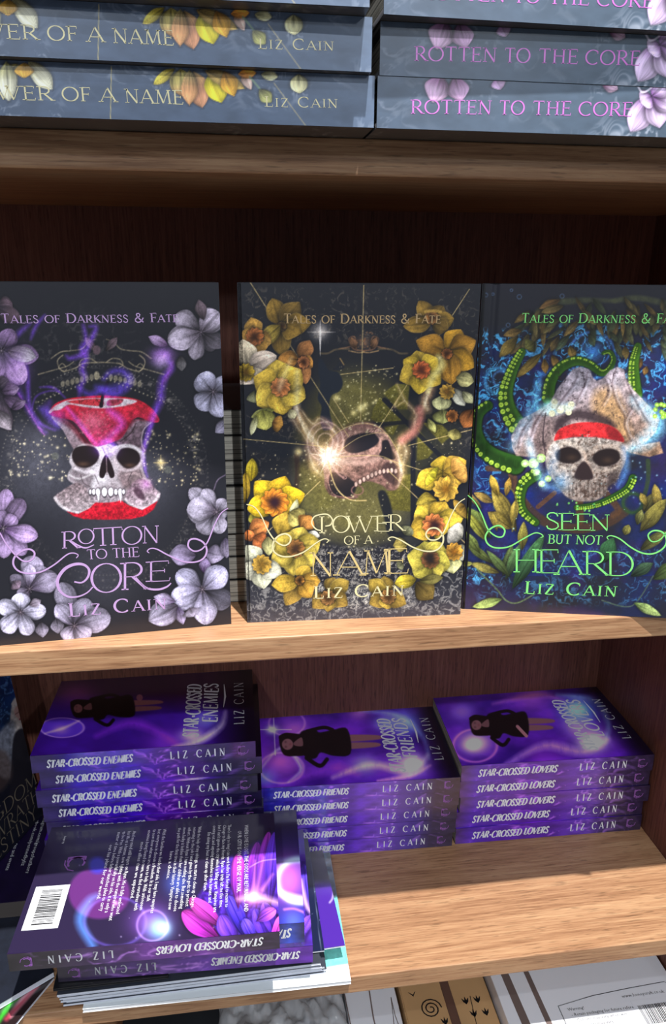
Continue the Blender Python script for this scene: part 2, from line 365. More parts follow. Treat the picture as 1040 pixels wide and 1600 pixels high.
        if soft > wd if not np.iterable(wd) else False: m = np.exp(-(d/(ww*.6+.01))**2)
        else: m = np.clip(.5+(ww/2-d)/soft/2, 0, 1)
        if tex: m = m*np.clip(1+tex*(fbm(u*.3, v*.12, 3, 5)-.5)*2, 0, 1)
        s._put(I, a*m, col, mode)
    def field(s, fn, col, mode='n'):
        I = s._win(-1e5, -1e5, 1e5, 1e5); s._put(I, fn(s.U[I], s.V[I]), col, mode)
    def detail(s, a=.5, k=.55, seed=5, lo=.14):
        """fine painted texture over everything that is not background"""
        I = s._win(-1e5, -1e5, 1e5, 1e5); u = s.U[I]; v = s.V[I]; b = s.img[I]; L = b.mean(1)
        t = .55*(ridge(u*k, v*k, 2, seed)-.62)+.45*(fbm(u*.16, v*.16, 3, seed+4)-.5)
        m = np.clip((L-lo)*5, 0, 1)
        s.img[I] = np.clip(b*(1+a*2*(t*m)[:, None]), 0, 1)
    def stars(s, n, box_, col, rmin=.5, rmax=1.5, seed=1, a=.9):
        r = random.Random(seed)
        for i in range(n):
            x = r.uniform(box_[0], box_[2]); y = r.uniform(box_[1], box_[3]); q = r.uniform(rmin, rmax)*(r.random()**1.5+.4)
            s.glow((x, y), q, col, a*r.uniform(.5, 1), mode='s')
    def mesh(s, thick=2.5, side=(30, 30, 34), gain=1.0):
        """vertices, faces, colours of a board whose outer side carries the print"""
        nx, ny = s.nx, s.ny
        z = np.zeros_like(s.x) if s.zfun is None else s.zfun(s.x, s.y)
        V = np.stack([s.x, s.y, z], -1).reshape(-1, 3)
        i = np.arange(nx*ny).reshape(ny, nx)
        F = np.stack([i[:-1, :-1], i[:-1, 1:], i[1:, 1:], i[1:, :-1]], -1).reshape(-1, 4)
        C = s.img.reshape(-1, 3); Lm = C.mean(1, keepdims=True); C = Lm+(C-Lm)*(1+.18*(gain > 1)); C = np.clip(C*(1+(gain-1)*np.clip((Lm-.13)*6, 0, 1)), 0, 1)
        C = np.where(C <= .04045, C/12.92, ((C+.055)/1.055)**2.4)
        n0 = len(V)
        ex = [(0, 0, 0), (s.w, 0, 0), (s.w, s.h, 0), (0, s.h, 0), (0, 0, -thick), (s.w, 0, -thick), (s.w, s.h, -thick), (0, s.h, -thick)]
        V = np.vstack([V, ex]); sd = [(4, 7, 6, 5), (0, 4, 5, 1), (1, 5, 6, 2), (2, 6, 7, 3), (3, 7, 4, 0)]
        F = np.vstack([F, np.array(sd)+n0]); C = np.vstack([C, np.repeat(rgb(side)[None], 8, 0)])
        return V, F, C
    def build(s, name, mt, parent, thick=2.5, side=(30, 30, 34), gain=1.0):
        V, F, C = s.mesh(thick, side, gain)
        R = np.array(s.local); V = V*S@R[:3, :3].T+R[:3, 3]
        me = bpy.data.meshes.new(name); me.vertices.add(len(V)); me.vertices.foreach_set('co', V.astype(np.float32).ravel())
        me.loops.add(len(F)*4); me.loops.foreach_set('vertex_index', F.astype(np.int32).ravel())
        me.polygons.add(len(F)); me.polygons.foreach_set('loop_start', np.arange(0, len(F)*4, 4, dtype=np.int32))
        me.update(calc_edges=True); me.validate()
        a = me.color_attributes.new('print', 'FLOAT_COLOR', 'POINT')
        a.data.foreach_set('color', np.hstack([C, np.ones((len(C), 1))]).astype(np.float32).ravel())
        me.materials.append(mt)
        o = bpy.data.objects.new(name, me); COL.objects.link(o); o.parent = parent
        return o
def frame(o, ex, ey):
    ex = Vector(ex).normalized(); ey = Vector(ey).normalized(); ez = ex.cross(ey)
    M = Matrix.Identity(4)
    for i in range(3): M[i][0] = ex[i]; M[i][1] = ey[i]; M[i][2] = ez[i]; M[i][3] = o[i]*S
    return M
# ------------------------------------------------------------ the bookcase
ZB, ZC, ZA, W_R, W_L, DEP = 0., -317.5, 315.4, 709.5, -70., 262.
case = empty('bookcase', 'walnut laminate bookcase bay that holds every shelf and book in view', 'bookcase', loc=(W_L, 0, -1000))
def part(name, a, b, mt, bev=0, label=None):
    o = box(name, a, b, mt, case, bev, 3); o.matrix_parent_inverse = case.matrix_world.inverted()
    if label: o['label'] = label
    return o
for zt, th in ((ZA, 20.1), (ZB, 18.1), (ZC, 18.2), (-640, 18.2), (ZA+340, 20)):
    part('shelf_board', (W_L, 0, zt-th), (W_R, DEP, zt), WOOD, 1.5)
part('back_panel', (W_L, DEP, -980), (W_R, DEP+8, 900), WOODV, label='dark reddish walnut back panel with upright grain')
part('side_panel', (W_R, -1, -1000), (W_R+20, DEP+8, 900), WOODV, 1)
part('side_panel', (W_L-20, -1, -1000), (W_L, DEP+8, 900), WOODV, 1)
part('plinth', (W_L, 12, -1000), (W_R, 24, -900), WOODV)
fl = box('floor', (-2500, -2600, -1012), (3200, 700, -1000), newmat('grey_shop_floor', (120, 118, 116), .5, noise=.2)); fl['kind'] = 'structure'

# ------------------------------------------------------------ book builders (local: x from spine, y towards the head, z thickness)
def RZ(a): return Matrix.Rotation(a, 4, 'Z')
def basis(o, ex, ey, ez):
    M = Matrix.Identity(4)
    for i in range(3): M[i][0] = ex[i]; M[i][1] = ey[i]; M[i][2] = ez[i]; M[i][3] = o[i]*S
    return M
def lying(x_head, y, z, ang=0):
    """front cover up, spine to the viewer, head to the left; origin given at the head end of the spine"""
    ex = Vector((-math.sin(ang), math.cos(ang), 0)); ey = Vector((-math.cos(ang), -math.sin(ang), 0))
    return ex, ey
def M_lying(x_left, y_left, z, H, ang=0):
    ex, ey = lying(0, 0, 0, ang); o = Vector((x_left, y_left, z))-ey*H
    return basis(o, ex, ey, Vector((0, 0, 1)))
def M_flipped(x_left, y_left, z, T, ang=0):
    """back cover up, spine to the viewer, head to the right; origin at the foot end of the spine (left), top of the thickness"""
    ex = Vector((-math.sin(ang), math.cos(ang), 0)); ey = Vector((math.cos(ang), math.sin(ang), 0))
    return basis(Vector((x_left, y_left, z+T)), ex, ey, Vector((0, 0, -1)))
def M_stand(x_left, y_left, z, ang, lean=0):
    """standing, front cover to the viewer"""
    ex = Vector((math.cos(ang), math.sin(ang), 0)); n = Vector((math.sin(ang), -math.cos(ang), 0))
    ey = Vector((0, 0, 1)); ey = ey*math.cos(lean)-n*math.sin(lean); n2 = ex.cross(ey)
    return basis(Vector((x_left, y_left, z))-n2*26, ex, ey, n2)
class Book:
    def __init__(s, name, label, M, Wd, H, T, hard, group=None):
        s.o = empty(name, label, 'book', M, group); s.M = M; s.Wd, s.H, s.T, s.hard = Wd, H, T, hard
    def face(s, which, res, base=(40, 40, 48), zfun=None):
        Wd, H, T = s.Wd, s.H, s.T
        if which == 'front': L = frame((0, 0, T), (1, 0, 0), (0, 1, 0)); w, h = Wd, H
        if which == 'back': L = frame((Wd, 0, 0), (-1, 0, 0), (0, 1, 0)); w, h = Wd, H
        if which == 'spine': L = frame((-.4, H, 0), (0, -1, 0), (0, 0, 1)); w, h = H, T
        return Face(w, h, res, s.M @ L, L, base, zfun)
    def body(s, mt, front=True, back=True, spine=True):
        Wd, H, T = s.Wd, s.H, s.T
        k = 2.6 if s.hard else .5; ins = 3.5 if s.hard else .25
        if front: box('front_cover', (0, 0, T-k), (Wd, H, T), mt, s.o, .25, 1)
        if back: box('back_cover', (0, 0, 0), (Wd, H, k), mt, s.o, .25, 1)
        if spine: box('spine', (0, 0, 0), (k, H, T), mt, s.o, .25, 1)
        box('page_block', (k, ins, k), (Wd-ins, H-ins, T-k), PAGE, s.o)

# ------------------------------------------------------------ pieces of artwork shared by the covers
def daffodil(f, c, tips, wd, cols, corona, cr, cc=(205, 120, 40), dark=(60, 30, 12), order=None, sy=1.0):
    for i, t in enumerate(tips):
        co = cols[i % len(cols)]
        f.petal(c, t, wd, np.array(co)*.72, co, np.array(co)*1.08, p=.7, vein=.14, rim=.35, soft=.7)
    if corona:
        n = 11
        for k in range(n):
            a = 6.283*k/n+cr; f.petal(corona, (corona[0]+cr*1.15*math.cos(a), corona[1]+cr*1.15*sy*math.sin(a)), cr*.75, np.array(cc)*.7, cc, np.array(cc)*1.12, p=.7, vein=.2, rim=.3, soft=.6)
        f.glow(corona, cr*.42, dark, .9, sy, mode='n')
def blossom(f, c, spec, col=(178, 172, 200), deep=(120, 108, 140), stam=True):
    for (tx, ty, wd, *k) in spec:
        b = k[0] if k else 1.0
        f.petal(c, (tx, ty), wd, np.array(deep)*b*.8, np.array(col)*b, np.array(col)*b*1.05, p=1.2, vein=.2, rim=.12, soft=.9)
    if stam:
        f.glow(c, 4, (25, 20, 28), .8, mode='n')
        for k in range(7):
            a = k*.9+c[0]; f.line([c, (c[0]+6*math.cos(a), c[1]+6*math.sin(a))], .7, (140, 125, 140), .8)
def scratch(f, box_, col, a=.5, sc=.09, seed=1, thr=.74, pw=8, fade=12, mode='s'):
    x0, y0, x1, y1 = box_
    def fn(u, v):
        r = ridge(u*sc+3*fbm(u*sc, v*sc, 2, seed+9), v*sc+3*fbm(u*sc+7, v*sc, 2, seed+5), 3, seed)
        e = np.minimum(np.minimum(u-x0, x1-u), np.minimum(v-y0, y1-v))
        return a*np.clip((r-thr)*pw, 0, 1)*np.clip(e/fade, 0, 1)
    I = f._win(x0, y0, x1, y1)
    if len(I[0]): f._put(I, fn(f.U[I], f.V[I]), col, mode)
def swirl(ink, f, pts, w):
    P = [f.mm(p) for p in sm(pts, 6)]; n = len(P)
    ink.ribbon(P, [w*(.55+.6*math.sin(math.pi*i/(n-1))) for i in range(n)])
def tx(ink, f, txt, a, b, h, **k):
    """text between two traced baseline ends, cap height in traced units"""
    A, B = f.mm(a), f.mm(b); hh = f.mm((a[0], a[1]-h))[1]-A[1]
    ink.text(txt, A, B, hh, **k)
def big(ink, f, ch, x0, y0, x1, y1, dy=0, wt=.1, serif=.07, shear=0):
    """one display capital: left x0, right x1, top y0, baseline y1 (traced); dy = drop of the right side"""
    adv = G[ch][0]
    def fr(p): return f.mm((x0+(x1-x0)*p[0]/adv+shear*p[1], y1+dy*p[0]/adv-(y1-y0)*p[1]))
    ink.glyph(ch, fr, wt, serif)
# ------------------------------------------------------------ cover artwork, traced in layout coordinates
def art_core(f):
    f.field(lambda u, v: .5*fbm(u*.02, v*.02, 4, 2), (30, 28, 38))
    for c, r, a in (((62, 735), 60, .55), ((225, 745), 55, .5), ((165, 800), 70, .3), ((160, 905), 50, .35), ((60, 690), 40, .3)): f.glow(c, r, (72, 72, 82), a)
    # ornate oval frame
    band = lambda u, v: np.sqrt(((u-162)/152)**2+((v-745)/162)**2)
    def fr(u, v):
        d = band(u, v); m = np.exp(-((d-1)/.07)**2)
        r = ridge(u*.13+2*fbm(u*.1, v*.1, 2, 4), v*.13, 3, 6)
        return m*(.05+.8*np.clip((r-.70)*5, 0, 1))*np.clip(fbm(u*.03, v*.03, 2, 8)*3-1, 0, 1)*np.where(v < 860, .9, .3)
    f.field(fr, (128, 118, 104), 's')
    for rr, dr, col in ((1.07, 1.1, (176, 164, 138)), (.95, 1.0, (160, 146, 120)), (1.0, 1.9, (150, 138, 116))):
        for k in range(150):
            a = math.radians(-200+k*2.2); x = 162+152*rr*math.cos(a); y = 745+162*rr*math.sin(a)
            if dr > 1.5 and k % 3: continue
            f.glow((x, y), dr, col, .7*float(vnoise(np.array(k*.12), np.array(rr*9), 3))*(1.0 if (y < 700 or abs(y-830) < 20) else .5)+.05)
    f.field(lambda u, v: .35*np.clip((ridge(u*.07, v*.07, 4, 12)-.72)*6, 0, 1)*np.exp(-((u-125)/70)**2-((v-545)/45)**2), (150, 140, 120), 's')
    # crest of the frame
    for sx in (1, -1):
        g = lambda p: (158+sx*(p[0]-158), p[1])
        for pts in ([(158, 566), (130, 568), (118, 575), (100, 580), (92, 574), (97, 568), (103, 573)], [(80, 560), (95, 550), (112, 548), (128, 545), (138, 535), (150, 530)], [(60, 585), (85, 578), (105, 572), (115, 565)], [(98, 555), (90, 563), (92, 574), (100, 581), (104, 577)], [(150, 566), (140, 560), (128, 562), (124, 570), (130, 574)]):
            f.line([g(p) for p in pts], 2.2, (165, 150, 122), .7, taper=.3, tex=.8)
        for k in range(7): f.disc(g((98+k*7.5, 600-k*1.8)), 3.2, (150, 140, 120), .75, 1.5); 
        for k in range(16): f.disc(g((60+k*6.4, 628-k*2.6-(k*.25)**2*.0)), 1.2, (180, 168, 140), .8)
        f.petal(g((150, 548)), g((133, 527)), 11, (70, 60, 60), (110, 90, 100))
    f.disc((151, 587), 4.5, (170, 158, 132), .8, 1.5); f.disc((151, 547), 6, (110, 86, 96), .8, 1.2)
    # gold dust
    f.stars(110, (14, 680, 108, 752), (235, 215, 160), .8, 2.0, 3); f.stars(150, (222, 672, 312, 760), (240, 215, 150), .7, 1.9, 4)
    f.glow((251, 723), 6, (255, 220, 130), .9); f.line([(240, 723), (262, 723)], .9, (255, 225, 150), .7); f.line([(251, 711), (251, 735)], .9, (255, 225, 150), .7)
    for c in ((86, 713), (262, 734)): f.disc(c, 6, (110, 112, 100), .5)
    # skull between the apple halves
    f.poly([(81, 650), (100, 654), (118, 670), (133, 694), (138, 702), (118, 704), (108, 690), (98, 672), (84, 657)], (168, 152, 166), 1, c2=(120, 100, 110), tex=.35)
    f.poly([(205, 656), (238, 658), (226, 670), (222, 690), (228, 706), (200, 706), (184, 694), (180, 680), (195, 668)], (128, 106, 118), 1, c2=(92, 72, 84), tex=.5)
    f.line([(188, 690), (205, 676), (212, 662)], 2, (50, 34, 40), .7); f.line([(236, 660), (224, 672), (221, 692), (226, 704)], 2.2, (190, 170, 182), .7)
    SK = [(112, 708), (122, 697), (140, 695), (152, 699), (166, 692), (180, 697), (198, 694), (216, 699), (226, 712), (223, 730), (228, 746), (236, 752), (226, 764), (214, 776), (196, 782), (168, 786), (146, 782), (138, 768), (122, 760), (106, 749), (107, 738), (112, 730), (108, 720)]
    f.poly(SK, (206, 200, 210), 1.2, c2=(120, 104, 112), ang=62, tex=.3, ts=.12)
    f.poly([(120, 728), (140, 738), (150, 752), (138, 764), (120, 756), (108, 747)], (96, 84, 92), 3, .65, tex=.5)
    f.poly([(186, 736), (214, 732), (224, 748), (210, 764), (192, 760)], (110, 88, 92), 3, .6, tex=.5)
    f.glow((160, 748), 13, (225, 222, 232), .7, 1.1, mode='n'); f.glow((147, 728), 8, (222, 216, 228), .6, mode='n'); f.glow((182, 730), 7, (214, 204, 214), .5, mode='n')
    f.line([(118, 704), (132, 696), (150, 699), (166, 706), (184, 699), (202, 697), (218, 706)], 6, (222, 214, 222), .75, 1.5, tex=.3)
    f.line([(156, 700), (160, 716), (152, 732), (136, 738), (118, 732)], 5, (214, 206, 216), .8, 1.5, tex=.3); f.line([(178, 702), (180, 722), (192, 735), (212, 732), (221, 720)], 4, (206, 190, 200), .75, 1.5, tex=.3)
    f.poly([(112, 713), (117, 700), (133, 696), (148, 699), (155, 711), (149, 724), (135, 731), (119, 727)], (30, 21, 24), 1.3)
    f.poly([(182, 714), (189, 702), (203, 700), (215, 706), (219, 718), (212, 728), (198, 732), (187, 724)], (30, 21, 24), 1.3)
    f.glow((130, 725), 9, (92, 66, 52), .7, .4, mode='n'); f.glow((203, 727), 8, (100, 72, 56), .6, .4, mode='n')
    f.line([(108, 742), (122, 748), (136, 744), (146, 738)], 3, (226, 220, 226), .7, 1.2, tex=.4); f.line([(226, 750), (212, 740), (196, 742)], 3, (190, 166, 172), .7, 1.2, tex=.4)
    f.line([(150, 748), (146, 764), (158, 772)], 8, (222, 218, 228), .7, 3, tex=.3); f.line([(178, 748), (186, 762), (176, 772)], 7, (206, 196, 206), .6, 3, tex=.4)
    for pts in ([(126, 742), (130, 754), (140, 760)], [(206, 738), (200, 752), (206, 762)], [(148, 742), (154, 756)], [(218, 734), (222, 746)], [(160, 700), (164, 708)]): f.line(pts, 1.3, (60, 48, 54), .7, .7)
    f.poly([(155, 743), (158, 724), (165, 711), (173, 722), (179, 742), (173, 747), (168, 738), (166, 738), (161, 747)], (30, 20, 24), .8)
    f.line([(166, 714), (167, 742)], 1.4, (130, 110, 118), .9)
    # jaw flesh
    f.poly([(84, 778), (98, 766), (112, 757), (122, 754), (134, 762), (140, 772), (150, 784), (146, 792), (130, 800), (112, 799), (96, 792)], (112, 94, 100), 1.2, c2=(176, 164, 172), ang=80, tex=.55, ts=.3)
    f.line([(86, 778), (96, 791), (112, 799), (128, 801), (142, 794)], 4.5, (222, 214, 222), .85, 1.2, tex=.6)
    f.poly([(206, 756), (220, 748), (234, 754), (243, 764), (250, 771), (246, 783), (232, 789), (222, 796), (206, 790), (196, 778)], (120, 92, 108), 1.2, c2=(190, 176, 186), ang=80, tex=.55, ts=.3)
    f.poly([(212, 760), (222, 768), (226, 780), (216, 778), (209, 768)], (70, 46, 62), 1.5, .8); f.glow((228, 757), 8, (190, 80, 200), .7)
    f.line([(248, 772), (240, 784), (224, 795), (206, 790), (196, 780)], 4, (218, 208, 216), .8, 1.2, tex=.6)
    f.poly([(105, 799), (122, 803), (140, 794), (150, 784), (170, 784), (186, 780), (200, 789), (222, 797), (246, 783), (240, 796), (226, 806), (205, 811), (165, 812), (130, 811), (114, 806)], (206, 28, 48), .9, c2=(170, 20, 40), tex=.45, ts=.35, smooth=False)
    # teeth
    f.poly([(138, 762), (160, 768), (190, 766), (194, 777), (180, 784), (150, 785), (140, 777)], (150, 138, 148), 1, tex=.4, ts=.4)
    for k, x in enumerate((141, 146.5, 153, 163, 173, 181, 187.5, 193)):
        w_ = (2.2, 2.8, 3.4, 4.2, 4.0, 2.8, 3.2, 2.2)[k]; fang = k in (2, 6)
        f.disc((x, 769), w_+.9, (44, 34, 44), .9, 1.75); f.disc((x, 768.5), w_, (236, 234, 242), 1, 1.7)
        if fang: f.poly([(x-2.8, 770), (x+3, 770), (x+1.2, 785)], (238, 236, 244), .6, smooth=False)
    # apple
    f.poly([(77, 643), (86, 631), (102, 624), (126, 620), (158, 618), (192, 620), (216, 625), (236, 637), (248, 653), (246, 660), (232, 658), (216, 652), (204, 660), (192, 682), (178, 690), (160, 696), (146, 696), (130, 676), (114, 658), (92, 653), (80, 649)], (214, 30, 46), .9, c2=(196, 60, 110), tex=.35, ts=.2)
    f.poly([(84, 640), (100, 627), (128, 623), (160, 622), (196, 623), (214, 627), (196, 634), (160, 638), (132, 636), (108, 632), (94, 640)], (222, 206, 216), 1.2, tex=.2)
    f.poly([(104, 628), (130, 624), (158, 624), (160, 634), (136, 633)], (190, 50, 60), 1, tex=.6, ts=.5); f.poly([(170, 625), (192, 624), (186, 632), (168, 634)], (170, 60, 80), 1, tex=.6)
    f.line([(78, 644), (90, 634), (106, 630)], 4, (216, 196, 206), .8); f.line([(200, 633), (225, 640), (244, 656)], 4, (150, 34, 46), .5, 2, tex=.5)
    f.glow((145, 658), 20, (255, 120, 140), .6, .8); f.poly([(84, 652), (108, 656), (130, 680), (146, 697), (128, 690), (108, 668)], (110, 16, 30), 3, .6); f.poly([(204, 656), (240, 660), (216, 655), (196, 676), (180, 691), (190, 670)], (120, 16, 34), 2.5, .6); 
    for k in range(60): f.disc((random.uniform(122, 178), random.uniform(642, 682)), random.uniform(.6, 1.8), (250, 150, 160), .4)
    f.line([(158, 634), (162, 612), (168, 598)], [6.5, 4, 5], (28, 20, 30), .95)
    # violet smoke
    V = (112, 46, 232); Mg = (206, 70, 226)
    for pts, wd, c, a in (([(2, 560), (14, 590), (28, 612), (40, 632), (52, 652), (66, 672), (72, 676)], 9, V, .55), ([(40, 560), (44, 590), (44, 610), (48, 640), (64, 662), (86, 672)], 6, V, .6), ([(8, 545), (30, 520), (48, 505)], 8, V, .55), ([(48, 530), (56, 510), (70, 492)], 6, V, .6),
        ([(2, 562), (20, 600), (44, 640), (60, 668)], 3, Mg, .5), ([(62, 605), (84, 606), (102, 622)], 4, V, .6), ([(50, 640), (56, 620), (76, 611), (92, 612)], 3, V, .5), ([(78, 628), (72, 640), (80, 655), (92, 664)], 12, V, .5), ([(62, 638), (80, 650), (90, 668)], 12, (70, 40, 210), .6),
        ([(130, 508), (134, 530), (128, 545), (134, 560), (128, 575), (132, 590), (126, 605), (124, 618)], 9, V, .75), ([(140, 510), (150, 512), (140, 535), (132, 552), (110, 560), (104, 556)], 8, V, .7), ([(122, 605), (140, 616), (160, 610), (176, 616), (196, 606), (202, 592), (190, 580), (172, 582), (162, 592)], 11, (80, 40, 220), .75), ([(150, 604), (172, 608), (194, 600)], 12, (70, 40, 220), .6),
        ([(262, 560), (268, 575), (256, 590), (252, 606), (250, 625), (240, 648), (232, 672), (226, 698)], 11, V, .75), ([(270, 565), (262, 585), (254, 600)], 7, Mg, .35), ([(245, 640), (236, 664), (224, 704), (226, 730), (230, 745)], 6, V, .7),
        ([(104, 636), (120, 656), (136, 676), (148, 692)], 7, (232, 60, 220), .75), ([(166, 620), (170, 640), (184, 652), (190, 664), (176, 678), (166, 688)], 11, (232, 60, 220), .75), ([(160, 690), (172, 692), (178, 704), (168, 712)], 8, V, .75), ([(66, 672), (60, 668), (70, 680)], 3, Mg, .6)):
        f.line(pts, [wd*.3, wd, wd*.9, wd*.3], c, a, soft=wd*.45, mode='s', tex=.35)
    f.glow((166, 700), 16, (120, 50, 235), .85, .75); f.glow((92, 650), 14, (80, 50, 220), .4)
    # blossoms
    P = (176, 140, 196)
    blossom(f, (-8, 480), [(20, 478, 30, .75), (30, 500, 26, .55)], (150, 120, 140))
    blossom(f, (2, 548), [(-30, 520, 34), (20, 515, 30, .7), (60, 557, 30, .9), (36, 600, 38, 1.05), (-20, 600, 36, .95)], P)
    f.petal((12, 548), (56, 558), 24, (110, 96, 110), (160, 146, 164), (190, 182, 196))
    blossom(f, (-4, 606), [(12, 592, 24, .6), (14, 640, 26, .7), (14, 672, 22, .7)], (150, 128, 152), stam=False)
    for c, t, wd in (((2, 612), (30, 606), 20), ((6, 620), (36, 636), 18), ((18, 640), (40, 626), 12)): f.petal(c, t, wd, (70, 56, 76), (126, 100, 136), (160, 136, 168))
    f.petal((-8, 640), (18, 672), 20, (90, 80, 90), (140, 130, 142))
    f.glow((30, 575), 16, (150, 70, 240), .55, 1.6)
    blossom(f, (314, 519), [(334, 548, 22, .42), (350, 540, 26, .45), (303, 562, 24, .75), (276, 490, 32, .82), (342, 488, 42, .95), (262, 534, 38, 1.0)], (196, 182, 204), (128, 112, 132))
    f.petal((318, 500), (310, 468), 16, (70, 58, 66), (104, 88, 98)); f.petal((262, 540), (232, 526), 14, (100, 70, 110), (180, 150, 196))
    f.glow((254, 556), 16, (190, 120, 245), .95, .75, mode='n'); f.glow((252, 564), 12, (206, 170, 244), .6); f.petal((282, 556), (284, 580), 14, (60, 56, 60), (100, 96, 100))
    blossom(f, (333, 612), [(304, 602, 16, .6), (360, 640, 22, .9), (356, 592, 26, .8), (310, 586, 38, .95), (308, 638, 32, .9), (346, 652, 30, 1)], (182, 178, 206), (120, 112, 134))
    f.petal((362, 655), (336, 676), 18, (80, 74, 88), (140, 134, 156))
    blossom(f, (338, 800), [(296, 764, 26, .8), (318, 764, 24, .95), (350, 812, 24, .8), (352, 780, 20, .8), (312, 832, 34, .8), (344, 834, 26, .85), (292, 795, 42, .95)], (182, 174, 198), (120, 104, 130))
    f.line([(334, 765), (340, 750), (352, 742)], 2, (120, 104, 130), .7)
    f.petal((306, 868), (264, 866), 30, (96, 84, 112), (150, 136, 172), (130, 120, 150)); f.petal((320, 862), (350, 870), 26, (90, 80, 110), (150, 140, 168)); f.petal((352, 840), (354, 872), 18, (80, 70, 96), (130, 120, 146))
    f.petal((318, 895), (322, 872), 16, (90, 60, 110), (150, 130, 176))
    blossom(f, (316, 921), [(360, 944, 36, .45), (276, 894, 34, .95), (352, 888, 38, 1), (269, 942, 42, 1.05), (323, 976, 36, 1.05)], (184, 180, 214), (122, 114, 144))
    f.petal((278, 946), (232, 970), 38, (96, 86, 110), (160, 156, 184)); f.petal((274, 940), (240, 932), 16, (130, 110, 156), (176, 164, 200)); f.petal((278, 948), (286, 976), 14, (90, 74, 120), (150, 140, 176)); f.petal((296, 950), (302, 964), 24, (110, 100, 120), (156, 150, 176))
    blossom(f, (5, 826), [(10, 764, 30, .9), (36, 780, 30, .6), (-8, 800, 34, .8), (24, 806, 24, .85), (40, 866, 30, .8), (6, 872, 28, .9), (59, 838, 28, 1.05)], (178, 150, 200), (110, 76, 136))
    blossom(f, (46, 920), [(52, 868, 36, .95), (74, 888, 30, .8), (16, 900, 20, .6), (46, 882, 20, 1.1), (30, 935, 24, .7), (90, 900, 36, .85)], (176, 164, 196), (104, 86, 120))
    blossom(f, (116, 978), [(96, 910, 34, .7), (88, 945, 26, .95), (138, 936, 34, .8), (172, 962, 40, .82), (100, 1000, 26, .95), (138, 1000, 30, .9)], (182, 174, 204), (118, 106, 136))
    blossom(f, (32, 957), [(33, 926, 28, 1.05), (-4, 944, 28, 1.0), (72, 954, 26, 1.05), (4, 986, 30, 1.05), (47, 992, 26, .95)], (196, 192, 220), (140, 134, 160))
    for c in ((64, 984), (88, 978)): f.petal((c[0], c[1]-12), (c[0]+3, c[1]+12), 18, (70, 66, 78), (140, 134, 156))
    f.petal((20, 908), (30, 920), 16, (80, 70, 84), (130, 110, 130)); f.petal((46, 946), (64, 938), 12, (110, 96, 110), (160, 148, 168))
    f.detail(.34, .5, 3)
